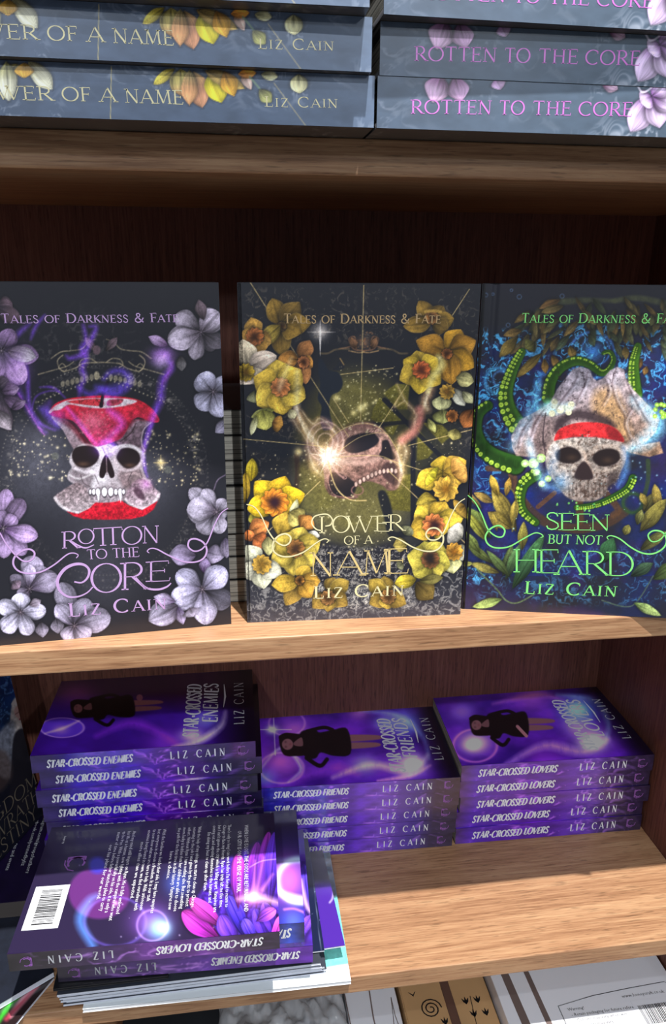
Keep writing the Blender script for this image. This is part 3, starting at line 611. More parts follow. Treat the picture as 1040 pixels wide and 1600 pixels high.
def art_name(f):
    f.field(lambda u, v: .6*fbm(u*.02, v*.02, 4, 2), (30, 32, 42))
    OL = (122, 110, 44)
    # olive glow of the mirror glass
    def gl(u, v):
        d = np.sqrt(((u-560)/112)**2+((v-715)/150)**2); return .85*np.clip((1.0-d)*3.2, 0, 1)*(.62+.5*fbm(u*.05, v*.05, 4, 3))
    f.field(gl, (96, 88, 44)); f.glow((545, 620), 40, OL, .45); f.glow((500, 800), 60, (110, 100, 50), .45); f.glow((600, 800), 60, (96, 88, 44), .4)
    f.field(lambda u, v: .35*np.clip((fbm(u*.9, v*.9, 2, 8)-.5)*4, 0, 1)*np.clip(1.05-np.sqrt(((u-560)/112)**2+((v-715)/150)**2), 0, 1), (60, 56, 26))
    # scratches over the dark borders
    for b, se in (((376, 445, 560, 540), 1), ((560, 445, 755, 540), 2), ((376, 640, 470, 740), 3), ((660, 560, 750, 720), 5)): scratch(f, b, (128, 110, 80), .35, .09, se)
    scratch(f, (370, 880, 730, 990), (150, 146, 136), .6, .10, 7, .70, fade=6); f.field(lambda u, v: .5*np.clip((v-880)/90, 0, 1), (66, 66, 74), 's'); scratch(f, (470, 850, 640, 960), (150, 144, 124), .5, .16, 9, .70)  # the gradient between them paints light on the cover's foot into the print
    f.poly([(500, 848), (530, 852), (570, 858), (605, 850), (640, 852), (640, 905), (560, 915), (490, 905), (484, 870)], (34, 34, 44), 5, .85)
    scratch(f, (486, 850, 650, 960), (176, 168, 150), .7, .17, 12, .68)
    # crest
    f.glow((569, 535), 12, (150, 100, 60), .55, .7)
    for sx in (1, -1):
        g = lambda p: (568+sx*(p[0]-568), p[1])
        f.line([g(p) for p in [(568, 548), (552, 545), (545, 530), (553, 526), (556, 536), (545, 542), (530, 545)]], 2.2, (160, 112, 80), .7, tex=.6); f.petal(g((556, 545)), g((548, 527)), 10, (70, 50, 40), (130, 92, 66))
        f.line([g(p) for p in [(545, 545), (525, 546), (512, 552), (500, 552)]], 3, (120, 100, 70), .6, tex=.7)
        f.line([g(p) for p in [(545, 548), (560, 551), (568, 550)]], 2, (190, 150, 100), .7, tex=.6)
    for k in range(30): f.disc((random.uniform(556, 582), random.uniform(515, 545)), random.uniform(.6, 1.5), (150, 104, 70), .6)
    # dark wheel and its spokes
    f.ring((668, 690), 86, 9, (24, 28, 38), 1, 1.0, 'n'); f.ring((668, 690), 78, 8, (24, 28, 38), 1, 1.0, 'n')
    f.glow((665, 690), 58, (46, 46, 40), .75, 1, 'n', 4)
    W_ = (118, 110, 46)
    for p in ([(592, 622), (600, 624), (627, 652), (626, 660), (592, 663), (579, 655), (582, 640)], [(598, 614), (618, 600), (640, 600), (636, 640), (622, 640), (610, 628)], [(600, 668), (622, 664), (614, 680), (606, 678)], [(652, 670), (680, 703), (668, 716), (651, 720)], [(648, 740), (646, 800), (600, 795), (596, 770), (616, 765), (630, 742)], [(652, 740), (676, 735), (664, 748), (652, 752)], [(660, 660), (690, 664), (706, 680), (690, 694)]):
        f.poly(p, W_, 1.2, .9, c2=np.array(W_)*.75, tex=.3, ts=.6, smooth=False)
    f.line([(645, 660), (645, 830)], 8, (26, 28, 38), .95); f.line([(600, 625), (690, 715)], 7, (26, 28, 38), .95); f.line([(575, 664), (700, 655)], 6, (26, 28, 38), .8)
    f.poly([(590, 772), (602, 768), (612, 795), (616, 830), (640, 825), (636, 838), (608, 838), (600, 810)], (28, 30, 38), 1.5, .95)
    # bird and branch silhouettes
    f.poly([(499, 560), (506, 566), (512, 577), (519, 580), (528, 582), (534, 592), (535, 602), (529, 612), (518, 618), (514, 632), (516, 650), (520, 668), (505, 672), (500, 655), (502, 636), (496, 622), (500, 600), (497, 580)], (34, 40, 52), 1, .98)
    f.poly([(519, 578), (526, 570), (531, 564), (538, 572), (532, 578)], (38, 40, 48), .8); f.line([(531, 560), (537, 570)], 1.5, (190, 150, 90), .8)
    f.poly([(384, 690), (400, 670), (430, 680), (470, 690), (500, 700), (500, 735), (470, 728), (462, 712), (430, 715), (400, 702)], (30, 34, 44), 3, .8)
    f.line([(463, 712), (465, 740), (462, 765), (460, 790)], 8, (48, 36, 36), .85, 1.5)
    f.poly([(470, 722), (500, 728), (520, 790), (470, 800), (466, 760)], (104, 98, 48), 4, .55, tex=.3)
    # skull
    SK = [(506, 742), (504, 722), (514, 696), (530, 676), (552, 663), (572, 660), (592, 666), (606, 680), (617, 700), (626, 722), (628, 745), (620, 764), (606, 766), (596, 758), (574, 752), (556, 758), (548, 770), (560, 776), (548, 780), (520, 776), (508, 762)]
    f.poly(SK, (190, 148, 134), 1.2, c2=(104, 74, 68), tex=.55, ts=.2)
    f.line([(512, 700), (528, 680), (550, 668), (580, 664)], 12, (96, 66, 62), .6, 4, tex=.7); f.line([(520, 716), (545, 722), (575, 722), (596, 712)], 9, (214, 172, 158), .7, 3, tex=.5)
    for q in range(18): f.line([(524+q*4, 690-q*1.2+(q%3)*3), (532+q*4, 684-q*1.1)], .9, (70, 46, 46), .6)
    f.poly([(518, 738), (536, 742), (552, 752), (556, 764), (546, 776), (522, 774), (512, 760)], (30, 28, 34), 1.5, .97)
    f.ring((558, 766), 9, 1.2, (150, 104, 100), .8, .8, 'n'); f.line([(512, 742), (514, 760), (524, 774), (550, 778)], 1.6, (160, 112, 104), .8)
    f.line([(520, 730), (530, 742), (537, 746)], 3, (176, 128, 124), .8); f.ring((538, 746), 3, 1, (176, 128, 124), .8, .8, 'n')
    f.poly([(537, 698), (542, 686), (556, 679), (576, 676), (592, 680), (590, 692), (576, 702), (556, 708), (542, 706)], (32, 30, 38), 1.2)
    f.poly([(597, 690), (606, 688), (612, 702), (618, 716), (604, 718), (592, 712), (596, 702)], (34, 30, 36), 1.2)
    f.line([(536, 712), (560, 716), (584, 708), (594, 690), (588, 678)], 3.2, (206, 160, 148), .75, 1.2, tex=.3); f.line([(530, 690), (545, 672), (572, 664), (596, 672)], 5, (120, 84, 80), .6, 2, tex=.5)
    f.poly([(600, 724), (616, 724), (624, 740), (620, 758), (606, 752), (596, 740)], (60, 44, 46), 1.5, .8)
    for k in range(11):
        t = k/10; x = 556+62*t; y = 757-24*math.sin(t*1.75)+3*t; f.disc((x, y), 3.1, (50, 34, 34), .8, 1.6); f.disc((x, y-.4), 2.3, (226, 190, 176), .95, 1.6)
    for k in range(8): t = k/7; f.line([(562+50*t, 740-12*t), (564+50*t, 728-9*t)], 1, (90, 60, 58), .7)
    # flames
    O = (255, 176, 104)
    for pts, wd, a in (([(462, 575), (452, 600), (462, 640), (478, 668), (492, 690), (508, 708)], 12, .6), ([(455, 570), (440, 596), (432, 616)], 10, .6), ([(462, 630), (470, 660), (486, 690)], 8, .8), ([(470, 640), (488, 662), (498, 654), (510, 660), (524, 676)], 6, .6), ([(436, 600), (445, 630), (460, 660), (480, 690)], 7, .4),
        ([(480, 700), (490, 730), (505, 745)], 10, .5), ([(686, 556), (690, 575), (676, 592), (670, 610), (664, 626), (668, 640)], 14, .8), ([(668, 616), (660, 640), (650, 652), (646, 672), (630, 684), (622, 700), (624, 724), (630, 744)], 13, .75), ([(620, 600), (632, 626), (645, 640), (652, 652)], 7, .5), ([(625, 618), (616, 636), (632, 626)], 5, .5), ([(628, 690), (634, 706), (628, 730), (622, 760)], 12, .6), ([(660, 540), (672, 552), (688, 552)], 16, .4)):
        f.line(pts, [wd*.3, wd, wd, wd*.4], O, a*.8, soft=wd*.45, mode='s', tex=.7); f.line(pts, [wd*.1, wd*.35, wd*.3, wd*.1], (255, 236, 190), a*.7, soft=wd*.2, mode='s', tex=.6)
    f.line([(655, 640), (656, 655), (646, 674), (628, 688)], 12, (200, 120, 110), .75, 4)
    for r in (12, 20, 28): f.ring((508, 690), r, 1.3, (250, 180, 160), .5, 1.1)
    f.line([(484, 696), (486, 676), (498, 662), (512, 664), (524, 680)], 14, (210, 130, 120), .45, 6, mode='s')
    f.glow((512, 714), 30, (255, 170, 110), .75); f.glow((512, 714), 14, (255, 228, 190), 1); f.glow((512, 714), 7, (255, 255, 250), 1)
    for k in range(14):
        a = k*.449+.2; L = (14, 28, 20)[k % 3]; f.line([(512, 714), (512+L*math.cos(a), 714+L*math.sin(a))], [2.4, .4], (255, 230, 190), .7, mode='s')
    f.glow((500, 518), 11, (240, 225, 215), .8); f.line([(500, 500), (500, 556)], [.3, 3, .3], (250, 240, 235), .8); f.line([(480, 519), (524, 519)], [.3, 2.2, .3], (250, 235, 225), .8)
    # thin gold rays
    GL = (226, 196, 132)
    for a, b in (((390, 440), (544, 682)), ((568, 446), (563, 656)), ((733, 452), (592, 668)), ((380, 686), (512, 698)), ((532, 585), (614, 575)), ((738, 671), (638, 696)), ((500, 752), (388, 860)), ((606, 735), (728, 850)), ((520, 622), (544, 660)), ((600, 716), (680, 742))):
        f.line([a, b], 1.1, GL, .8, .5)
    f.line([(463, 553), (484, 585)], [.4, 3.4, .4], (255, 240, 200), .8)
    f.line([(508, 722), (512, 690), (540, 668), (575, 662), (602, 676), (624, 710), (631, 735)], 1.1, GL, .8); f.line([(528, 706), (560, 684), (590, 676), (605, 678)], 1, GL, .7); f.line([(512, 720), (524, 760), (545, 780), (572, 782)], 1.8, GL, .85); f.line([(515, 716), (560, 712), (600, 714), (628, 732)], 1, GL, .7)
    f.stars(150, (530, 570, 620, 680), (250, 225, 150), .6, 1.7, 2); f.stars(60, (384, 690, 520, 760), (245, 215, 150), .6, 1.6, 5); f.stars(90, (500, 770, 600, 860), (235, 215, 150), .6, 1.5, 7); f.stars(70, (600, 690, 720, 760), (240, 215, 150), .5, 1.5, 8)
    for c, r in (((526, 622), 5), ((563, 638), 6), ((552, 645), 4), ((570, 633), 4), ((466, 706), 6)): f.glow(c, r, (255, 220, 130), .9)
    # daffodils
    Y = [(208, 166, 52), (196, 148, 46), (222, 184, 70)]; YB = [(214, 176, 40), (226, 190, 50)]; B = [(134, 104, 44), (110, 86, 40)]; Wt = [(206, 196, 170), (214, 206, 178)]; LY = [(214, 200, 120), (200, 190, 110)]
    daffodil(f, (438, 508), [(425, 466), (468, 472), (486, 505), (440, 556), (470, 520)], 30, B, (440, 510), 7, (90, 66, 36))
    f.petal((438, 508), (406, 538), 24, (120, 100, 40), (176, 150, 66))
    daffodil(f, (400, 528), [(392, 496), (378, 518), (424, 535), (410, 552)], 26, [(170, 128, 60), (156, 116, 54)], (398, 526), 13, (166, 96, 48))
    daffodil(f, (468, 562), [(484, 532), (488, 574), (478, 600), (434, 560)], 24, [(160, 106, 62), (190, 130, 60)], (474, 566), 9, (176, 106, 60))
    f.petal((450, 586), (430, 600), 26, (70, 70, 40), (110, 104, 60)); f.petal((398, 610), (402, 630), 26, (70, 72, 50), (120, 120, 90))
    daffodil(f, (388, 574), [(378, 530), (432, 556), (400, 600), (372, 600)], 32, [(214, 196, 168), (206, 186, 170)], (384, 582), 13, (166, 136, 40), (90, 60, 10))
    daffodil(f, (437, 606), [(432, 562), (396, 590), (402, 634), (442, 648), (477, 622), (470, 578)], 40, [(216, 182, 74), (208, 172, 66)], (438, 605), 14, (196, 120, 66), (150, 90, 60))
    f.petal((428, 640), (392, 652), 14, (160, 160, 70), (196, 196, 110)); f.petal((410, 640), (416, 672), 34, (140, 140, 60), (200, 194, 100)); f.petal((400, 650), (392, 680), 10, (150, 150, 90), (210, 206, 160)); f.petal((425, 660), (442, 664), 24, (120, 76, 40), (180, 130, 60)); f.petal((452, 640), (460, 654), 14, (150, 140, 100), (200, 190, 150))
    daffodil(f, (675, 503), [(654, 470), (692, 478), (709, 498), (700, 514), (630, 510)], 26, B, (674, 496), 10, (150, 100, 50), (60, 34, 16))
    for k in range(9): f.disc((664+k*3, 487-1.5*math.sin(k*.4)), 1.8, (190, 150, 70), .9, 1.4)
    daffodil(f, (700, 550), [(650, 532), (720, 515), (743, 532), (740, 574), (705, 601)], 34, [(168, 120, 44), (190, 140, 44)], (698, 553), 8, (150, 86, 40))
    daffodil(f, (658, 578), [(650, 548), (630, 562), (624, 594), (654, 616), (688, 600), (684, 560)], 30, [(196, 162, 60), (204, 170, 56)], (658, 578), 13, (196, 96, 50), (90, 40, 26))
    for b, t, wd, c in (((712, 590), (740, 596), 22, (206, 196, 132)), ((690, 618), (690, 642), 28, (212, 208, 150)), ((706, 606), (726, 634), 18, (216, 212, 190)), ((722, 612), (738, 630), 14, (190, 186, 140)), ((690, 640), (692, 662), 30, (170, 170, 100)), ((668, 654), (680, 676), 10, (190, 186, 110)), ((712, 670), (708, 688), 20, (150, 140, 80))): f.petal(b, t, wd, np.array(c)*.7, c)
    daffodil(f, (696, 610), [], 1, Y, (698, 612), 11, (196, 150, 60), (120, 80, 30)); daffodil(f, (706, 650), [], 1, Y, (706, 650), 9, (184, 110, 50), (90, 50, 20)); f.petal((738, 640), (724, 668), 26, (110, 60, 30), (176, 106, 56))
    f.petal((392, 752), (394, 716), 18, (196, 166, 30), (214, 186, 50)); f.petal((378, 790), (384, 738), 18, (150, 120, 30), (196, 160, 50)); f.petal((395, 800), (398, 820), 16, (120, 110, 40), (170, 160, 60))
    daffodil(f, (430, 785), [(398, 752), (446, 744), (476, 772), (455, 800), (386, 796)], 34, [(220, 184, 40), (206, 166, 40)], (429, 785), 20, (224, 136, 44), (60, 26, 30))
    f.glow((429, 785), 8, (50, 28, 40), 1, mode='n')
    for b, t, wd, c in (((388, 832), (420, 816), 26, (226, 140, 76)), ((392, 846), (386, 828), 16, (224, 130, 70)), ((395, 840), (416, 852), 28, (214, 120, 66)), ((436, 838), (448, 800), 30, (206, 170, 66)), ((455, 812), (464, 780), 12, (214, 210, 160)), ((452, 800), (474, 816), 30, (214, 196, 110)), ((470, 826), (486, 806), 26, (206, 140, 70)), ((478, 834), (500, 838), 12, (220, 214, 200))): f.petal(b, t, wd, np.array(c)*.75, c)
    daffodil(f, (461, 858), [(474, 824), (500, 846), (490, 884), (457, 900), (424, 878), (428, 842)], 36, [(200, 176, 76), (190, 166, 70)], (462, 857), 13, (150, 100, 50), (66, 44, 36))
    f.petal((418, 838), (420, 868), 18, (150, 140, 90), (196, 190, 130))
    daffodil(f, (406, 884), [(384, 852), (378, 900), (412, 920), (440, 896)], 28, [(206, 206, 180), (214, 212, 190)], (409, 882), 14, (206, 162, 66), (150, 110, 40))
    daffodil(f, (468, 908), [(482, 884), (500, 908), (446, 946), (424, 914), (486, 934)], 26, [(206, 170, 66), (196, 150, 60), (160, 130, 60)], (468, 907), 7, (150, 100, 40), (40, 24, 14))
    daffodil(f, (514, 926), [(522, 902), (545, 908), (543, 946), (512, 956), (488, 950)], 24, [(146, 120, 56), (160, 134, 60)], (512, 934), 11, (140, 100, 56), (70, 46, 26))
    daffodil(f, (692, 738), [(690, 712), (728, 720), (650, 758), (724, 752)], 32, [(220, 184, 60), (222, 176, 66)], (696, 764), 18, (216, 170, 66), (150, 100, 30)); f.petal((706, 740), (728, 730), 40, (200, 140, 60), (224, 168, 84)); f.petal((680, 748), (668, 740), 30, (210, 190, 40), (220, 206, 60)); f.petal((682, 782), (650, 788), 28, (170, 140, 50), (206, 180, 70))
    daffodil(f, (676, 818), [(652, 790), (696, 784), (723, 810), (640, 834), (700, 830)], 34, [(216, 184, 66), (206, 168, 60)], (677, 820), 16, (214, 124, 66), (70, 34, 34)); f.glow((680, 822), 7, (50, 28, 34), 1, mode='n')
    f.petal((726, 790), (712, 800), 30, (120, 90, 40), (176, 140, 60)); f.petal((722, 840), (700, 828), 34, (180, 176, 160), (206, 200, 190)); f.petal((720, 850), (722, 876), 26, (180, 180, 150), (206, 204, 180)); f.petal((702, 868), (708, 896), 28, (180, 176, 100), (214, 212, 150))
    daffodil(f, (708, 862), [], 1, Y, (709, 862), 13, (206, 150, 56), (160, 100, 30))
    daffodil(f, (670, 876), [(662, 846), (690, 848), (703, 884), (680, 908), (648, 902), (636, 868)], 34, [(184, 172, 72), (196, 180, 76)], (672, 874), 13, (126, 80, 46), (38, 30, 30)); f.glow((671, 870), 8, (36, 30, 32), 1, mode='n')
    for b, t, wd, c in (((650, 905), (616, 912), 20, (206, 184, 60)), ((650, 910), (676, 936), 30, (110, 92, 46)), ((655, 908), (692, 902), 14, (120, 112, 60)), ((636, 850), (614, 852), 20, (176, 156, 80)), ((630, 880), (620, 886), 14, (120, 120, 90)), ((632, 836), (640, 822), 20, (120, 120, 90))): f.petal(b, t, wd, np.array(c)*.7, c)
    daffodil(f, (604, 930), [(600, 900), (576, 906), (577, 944), (606, 952), (634, 944)], 24, [(150, 124, 56), (166, 140, 60)], (606, 932), 11, (146, 104, 56), (70, 46, 26))
    f.line([(455, 560), (440, 596), (436, 610)], [3, 9, 3], (250, 210, 150), .5, 4, mode='s'); f.line([(464, 580), (464, 640)], [4, 8, 4], (255, 246, 200), .45, 5, mode='s'); f.line([(684, 556), (690, 570), (676, 590), (668, 612)], [5, 12, 10, 5], (250, 236, 150), .7, 4)
    f.detail(.34, .5, 4)
def tentacle(f, pts, w0, w1, side=1, suck=1.0, col=(70, 120, 30), rows=1):
    w0 *= 1.25; w1 *= 1.25; suck *= .85; col = np.array(col)*.85
    P = np.array(sm(pts, 8)); n = len(P)
    f.line([tuple(p) for p in P[::4]]+[tuple(P[-1])], [w0*1.15, w1*1.15], (14, 26, 16), .9, 1.5)
    f.line([tuple(p) for p in P[::4]]+[tuple(P[-1])], [w0, w1], col, 1, 1, tex=0)
    f.line([tuple(p) for p in P[::4]]+[tuple(P[-1])], [w0*.5, w1*.5], np.array(col)*.6, .7, w0*.2, tex=.9)
    L = np.r_[0, np.cumsum(np.hypot(*np.diff(P, axis=0).T))]; s = 0; k = 0
    while s < L[-1]:
        t = s/L[-1]; w = w0*(1-t)+w1*t; i = min(np.searchsorted(L, s), n-2); d = P[min(i+1, n-1)]-P[i-1 if i else 0]; d = d/(np.hypot(*d)+1e-6); nn = np.array([-d[1], d[0]])*side
        for r_ in range(rows):
            c = P[i]+nn*w*(.38-.34*r_); rr = max(.8, w*.2*suck*(1-.25*r_))
            f.disc(c, rr*1.25, (30, 56, 16), .8, 1); f.disc(c, rr, (178, 214, 72), 1, 1, .6); f.disc((c[0], c[1]), rr*.4, (120, 150, 50), .7)
        s += w*.42*suck+1.0; k += 1
def art_heard(f):
    f.field(lambda u, v: .5*fbm(u*.02, v*.02, 4, 2), (34, 32, 46))
    def bl(u, v): return .9*np.clip(fbm(u*.022, v*.022, 4, 21)*1.7-.45, 0, 1)*np.clip((v-505)/70, 0, 1)*np.where(v > 900, .45, 1)
    f.field(bl, (24, 44, 128)); f.field(lambda u, v: .5*np.clip(fbm(u*.03, v*.03, 3, 44)*2-.9, 0, 1)*np.clip((v-520)/60, 0, 1), (66, 34, 120))
    for b, se, a in (((736, 510, 860, 680), 3, .9), ((860, 500, 1060, 660), 4, .8), ((735, 660, 800, 800), 6, .6), ((738, 850, 1060, 950), 8, .35), ((715, 880, 780, 920), 9, .9)): scratch(f, b, (54, 158, 220), a, .075, se, .70)
    f.glow((925, 550), 14, (40, 130, 235), .8); f.ring((925, 555), 36, 2.5, (40, 110, 210), .7); f.ring((930, 548), 22, 1.5, (40, 110, 210), .6); f.ring((778, 595), 20, 3, (40, 140, 210), .7); f.ring((782, 592), 12, 2, (50, 120, 200), .6)
    f.line([(835, 640), (838, 612), (842, 588), (860, 580)], 8, (40, 130, 220), .7, 4, mode='s', tex=.6)
    for k in range(16): f.ring((random.uniform(745, 900), random.uniform(450, 640)), random.uniform(1.5, 3.5), .7, (80, 120, 170), .5)
    # seaweed hanging at the top
    rr = random.Random(5); SW = [(84, 84, 52), (104, 92, 54), (66, 74, 50), (120, 96, 50)]
    f.line([(960, 470), (900, 470), (850, 480), (800, 530), (782, 556)], [6, 10, 8, 3], (70, 74, 52), .8, 2, tex=.5); f.line([(960, 470), (1000, 466), (1060, 480)], [8, 10], (70, 74, 52), .8, 2, tex=.5)
    for k in range(76):
        t = rr.random(); x = 800+250*t+rr.uniform(-10, 10); y = 470+rr.uniform(-8, 20)+(60*(1-t*2.6) if t < .38 else 0)*rr.random()
        L = rr.uniform(18, 40); a = math.radians(90+rr.uniform(-35, 35)+(25 if t < .4 else -10)); c = np.array(SW[rr.randrange(4)])*rr.uniform(.7, 1.05)
        y += rr.choice((0, 20, 42)) if t > .45 else rr.choice((0, 14, 30))
        f.petal((x, y), (x+L*math.cos(a), y+L*math.sin(a)), rr.uniform(6, 12), c*.7, c, c*1.1, vein=.2, a=.85)
    for b, t, wd, c in (((875, 468), (842, 482), 12, (120, 88, 50)), ((880, 478), (845, 488), 12, (98, 84, 50)), ((815, 516), (786, 524), 12, (124, 98, 54)), ((808, 526), (780, 558), 16, (120, 100, 48)), ((846, 552), (806, 590), 13, (116, 96, 46)), ((850, 560), (852, 584), 10, (130, 98, 48)), ((862, 555), (872, 576), 11, (134, 104, 54)), ((890, 540), (896, 560), 12, (120, 96, 50)), ((976, 540), (978, 562), 10, (116, 96, 52)), ((1002, 560), (994, 578), 10, (130, 96, 50)), ((1010, 572), (1006, 586), 8, (130, 96, 50)), ((835, 535), (820, 545), 20, (88, 86, 44))): f.petal(b, t, wd, np.array(c)*.7, c)
    # wheel of a ship behind the skull
    BR = (92, 62, 46)
    f.line([(762, 732), (800, 732)], 9, BR, .95, 1, tex=.2); f.line([(800, 715), (800, 740), (806, 765), (822, 790)], 13, BR, .9, 1.2, tex=.3); f.line([(820, 790), (850, 815), (900, 826), (945, 818), (975, 800)], 15, (70, 50, 38), .9, 1.5, tex=.3)
    f.line([(904, 770), (906, 815)], 12, (80, 54, 36), .9, 1.5, tex=.3); f.line([(866, 770), (840, 792)], 7, BR, .9); f.line([(945, 770), (965, 795), (958, 805)], 11, (84, 58, 40), .9, 1.5, tex=.3)
    # tentacles
    tentacle(f, [(815, 550), (806, 566), (796, 590), (790, 615), (794, 640), (808, 664), (826, 682)], 9, 26, 1, .95, (66, 116, 34), 2)
    tentacle(f, [(762, 634), (748, 645), (742, 668), (750, 695), (772, 714), (804, 726)], 12, 24, 1, .85, (50, 100, 30))
    tentacle(f, [(856, 622), (860, 596), (876, 574), (900, 564), (922, 570), (938, 582), (950, 578), (958, 562), (952, 550), (942, 552)], 15, 3, -1, .8, (62, 112, 30))
    tentacle(f, [(992, 616), (990, 590), (990, 566), (996, 542)], 17, 8, -1, .7, (74, 126, 28), 2)
    tentacle(f, [(836, 742), (818, 756), (812, 780), (818, 800), (836, 816)], 15, 8, 1, 1.0, (58, 108, 30), 2)
    tentacle(f, [(900, 793), (925, 790), (948, 782), (978, 765), (988, 748)], 6, 10, 1, .9, (50, 100, 30), 2)
    f.ring((988, 786), 15, 3.4, (44, 74, 40), .9, 1, 'n'); f.line([(1004, 782), (1012, 750), (1012, 720)], 7, (50, 66, 44), .9, 1.2, tex=.4)
    for k in range(12): f.glow((random.uniform(985, 1040), random.uniform(710, 790)), 1.4, (110, 150, 170), .8)
    # hat
    HT = [(800, 700), (798, 682), (812, 656), (838, 642), (858, 630), (870, 608), (884, 590), (894, 577), (906, 573), (920, 577), (926, 590), (932, 595), (942, 591), (952, 579), (964, 573), (974, 577), (978, 592), (988, 608), (1004, 624), (1020, 640), (1030, 656), (1024, 676), (1006, 694), (1030, 690), (1036, 708), (1014, 714), (985, 708), (972, 702), (966, 690), (948, 674), (924, 664), (900, 666), (878, 678), (866, 700), (850, 716), (826, 714), (806, 712)]
    f.poly(HT, (166, 160, 184), 1, c2=(140, 108, 84), ang=70, tex=.5, ts=.14, smooth=False)
    f.poly([(930, 612), (960, 606), (975, 640), (985, 680), (960, 684), (938, 662), (925, 640)], (184, 142, 94), 7, .8, tex=.35, ts=.12); f.poly([(870, 655), (905, 640), (945, 650), (960, 668), (900, 655), (868, 676)], (50, 38, 44), 4, .85)
    f.poly([(840, 650), (866, 640), (862, 670), (850, 700), (836, 706), (830, 680)], (120, 100, 100), 4, .6, tex=.6); f.glow((905, 600), 15, (190, 180, 206), .45, 1.3); f.glow((962, 600), 12, (190, 180, 200), .4, 1.5)
    f.field(lambda u, v: .75*np.clip((ridge(u*.10, v*.07, 3, 31)-.80)*9, 0, 1)*((u > 800) & (u < 1030) & (v > 580) & (v < 712))*np.exp(-((u-915)/85)**4), (46, 36, 42))
    f.line([(990, 625), (1010, 640), (1026, 658), (1020, 678), (1000, 694), (980, 704)], [10, 24, 26, 22, 8], (110, 200, 236), .85, 8, mode='s', tex=.4)
    f.line([(800, 700), (806, 680), (830, 640), (842, 600)], [10, 16, 8], (90, 180, 240), .5, 7, mode='s'); f.line([(825, 640), (828, 700), (836, 730)], 7, (90, 170, 230), .4, 4, mode='s')
    f.line([(845, 640), (870, 638), (892, 634)], [10, 14, 6], (120, 240, 250), .8, 6, mode='s'); f.glow((857, 636), 10, (150, 250, 250), .9)
    for c, r in (((866, 628), 5), ((875, 640), 6), ((888, 644), 5), ((892, 632), 5), ((862, 646), 5)): f.disc(c, r, (216, 214, 180), .95)
    f.line([(864, 635), (892, 638)], 7, (206, 214, 196), .9); f.line([(852, 645), (848, 680), (852, 712)], 1.6, (50, 40, 46), .9)
    for pts in ([(905, 578), (896, 600), (880, 622), (868, 640)], [(918, 580), (912, 604), (900, 628)], [(962, 576), (956, 600), (962, 626), (975, 650)], [(945, 592), (950, 612), (940, 634)], [(975, 585), (985, 612), (1000, 640), (1012, 660)], [(830, 655), (815, 675), (808, 700)], [(985, 640), (975, 662), (985, 690)], [(850, 640), (836, 660), (826, 690)]):
        f.line(pts, [1, 3.4, 1], (66, 52, 60), .55, 1.6, tex=.5); f.line([(x+4, y) for x, y in pts], [1, 3.4, 1], (210, 204, 222), .45, 1.8, tex=.5)
    # red band and skull
    f.poly([(866, 684), (872, 672), (888, 664), (908, 660), (930, 660), (950, 664), (966, 674), (974, 690), (950, 687), (920, 683), (890, 684), (868, 690)], (206, 44, 48), 1, tex=.3, ts=.12)
    f.poly([(950, 664), (966, 674), (974, 690), (955, 688), (945, 672)], (110, 26, 32), 3, .7)
    f.poly([(862, 692), (884, 685), (920, 683), (955, 687), (974, 694), (978, 716), (970, 736), (962, 752), (950, 760), (946, 772), (930, 782), (905, 783), (884, 776), (866, 752), (856, 738), (852, 716)], (176, 166, 158), 1.4, c2=(112, 96, 90), ang=60, tex=.5, ts=.2)
    f.field(lambda u, v: .8*np.clip((fbm(u*.22, v*.22, 4, 61)-.52)*5, 0, 1)*(np.sqrt(((u-914)/58)**2+((v-728)/50)**2) < 1), (70, 52, 44))
    f.field(lambda u, v: .6*np.clip((ridge(u*.16, v*.16, 3, 77)-.80)*8, 0, 1)*(np.sqrt(((u-914)/60)**2+((v-728)/50)**2) < 1), (216, 208, 200))
    f.line([(876, 700), (905, 703), (912, 712), (935, 704), (966, 702)], 4, (190, 170, 156), .6, 1.5, tex=.5)
    f.line([(864, 705), (876, 694), (896, 694), (912, 706)], 5, (206, 190, 176), .7, 1.5, tex=.6); f.line([(922, 706), (936, 697), (960, 698), (972, 708)], 5, (196, 176, 162), .7, 1.5, tex=.6)
    f.poly([(868, 712), (874, 702), (888, 698), (902, 703), (908, 714), (900, 722), (884, 724), (872, 720)], (36, 27, 28), 1.5); f.poly([(925, 716), (932, 706), (946, 701), (962, 703), (968, 714), (962, 724), (946, 729), (932, 726)], (36, 27, 28), 1.5)
    f.line([(912, 706), (916, 720), (926, 740)], 4, (206, 178, 160), .7, 1.5, tex=.4); f.line([(872, 728), (888, 732), (898, 728)], 3.5, (200, 186, 172), .7, 1.5, tex=.6); f.line([(930, 734), (948, 736), (966, 728)], 3.5, (190, 172, 158), .7, 1.5, tex=.6)
    f.poly([(866, 742), (880, 752), (878, 768), (866, 758)], (54, 42, 40), 3, .7); f.poly([(950, 742), (966, 738), (960, 756), (948, 764)], (48, 38, 40), 3, .7)
    for x in range(888, 944, 6): f.line([(x, 756), (x+1, 776)], 1.4, (60, 46, 42), .65, .8)
    for c, rx, sy, ro in (((889, 711), 2, .68, 0), ((945, 715), 2, .62, 0)): f.glow((c[0]+4, c[1]+4), 8, (84, 62, 48), .5, .6, 'n')
    f.poly([(897, 746), (902, 730), (912, 721), (922, 731), (926, 747), (912, 750)], (48, 36, 38), 1.5)
    f.glow((876, 752), 14, (90, 180, 250), .65); f.line([(868, 700), (862, 730), (850, 755), (872, 765)], [6, 12, 10, 4], (90, 170, 250), .5, 6, mode='s'); f.line([(974, 700), (978, 730), (966, 760)], [6, 9, 4], (90, 160, 240), .6, 5, mode='s')
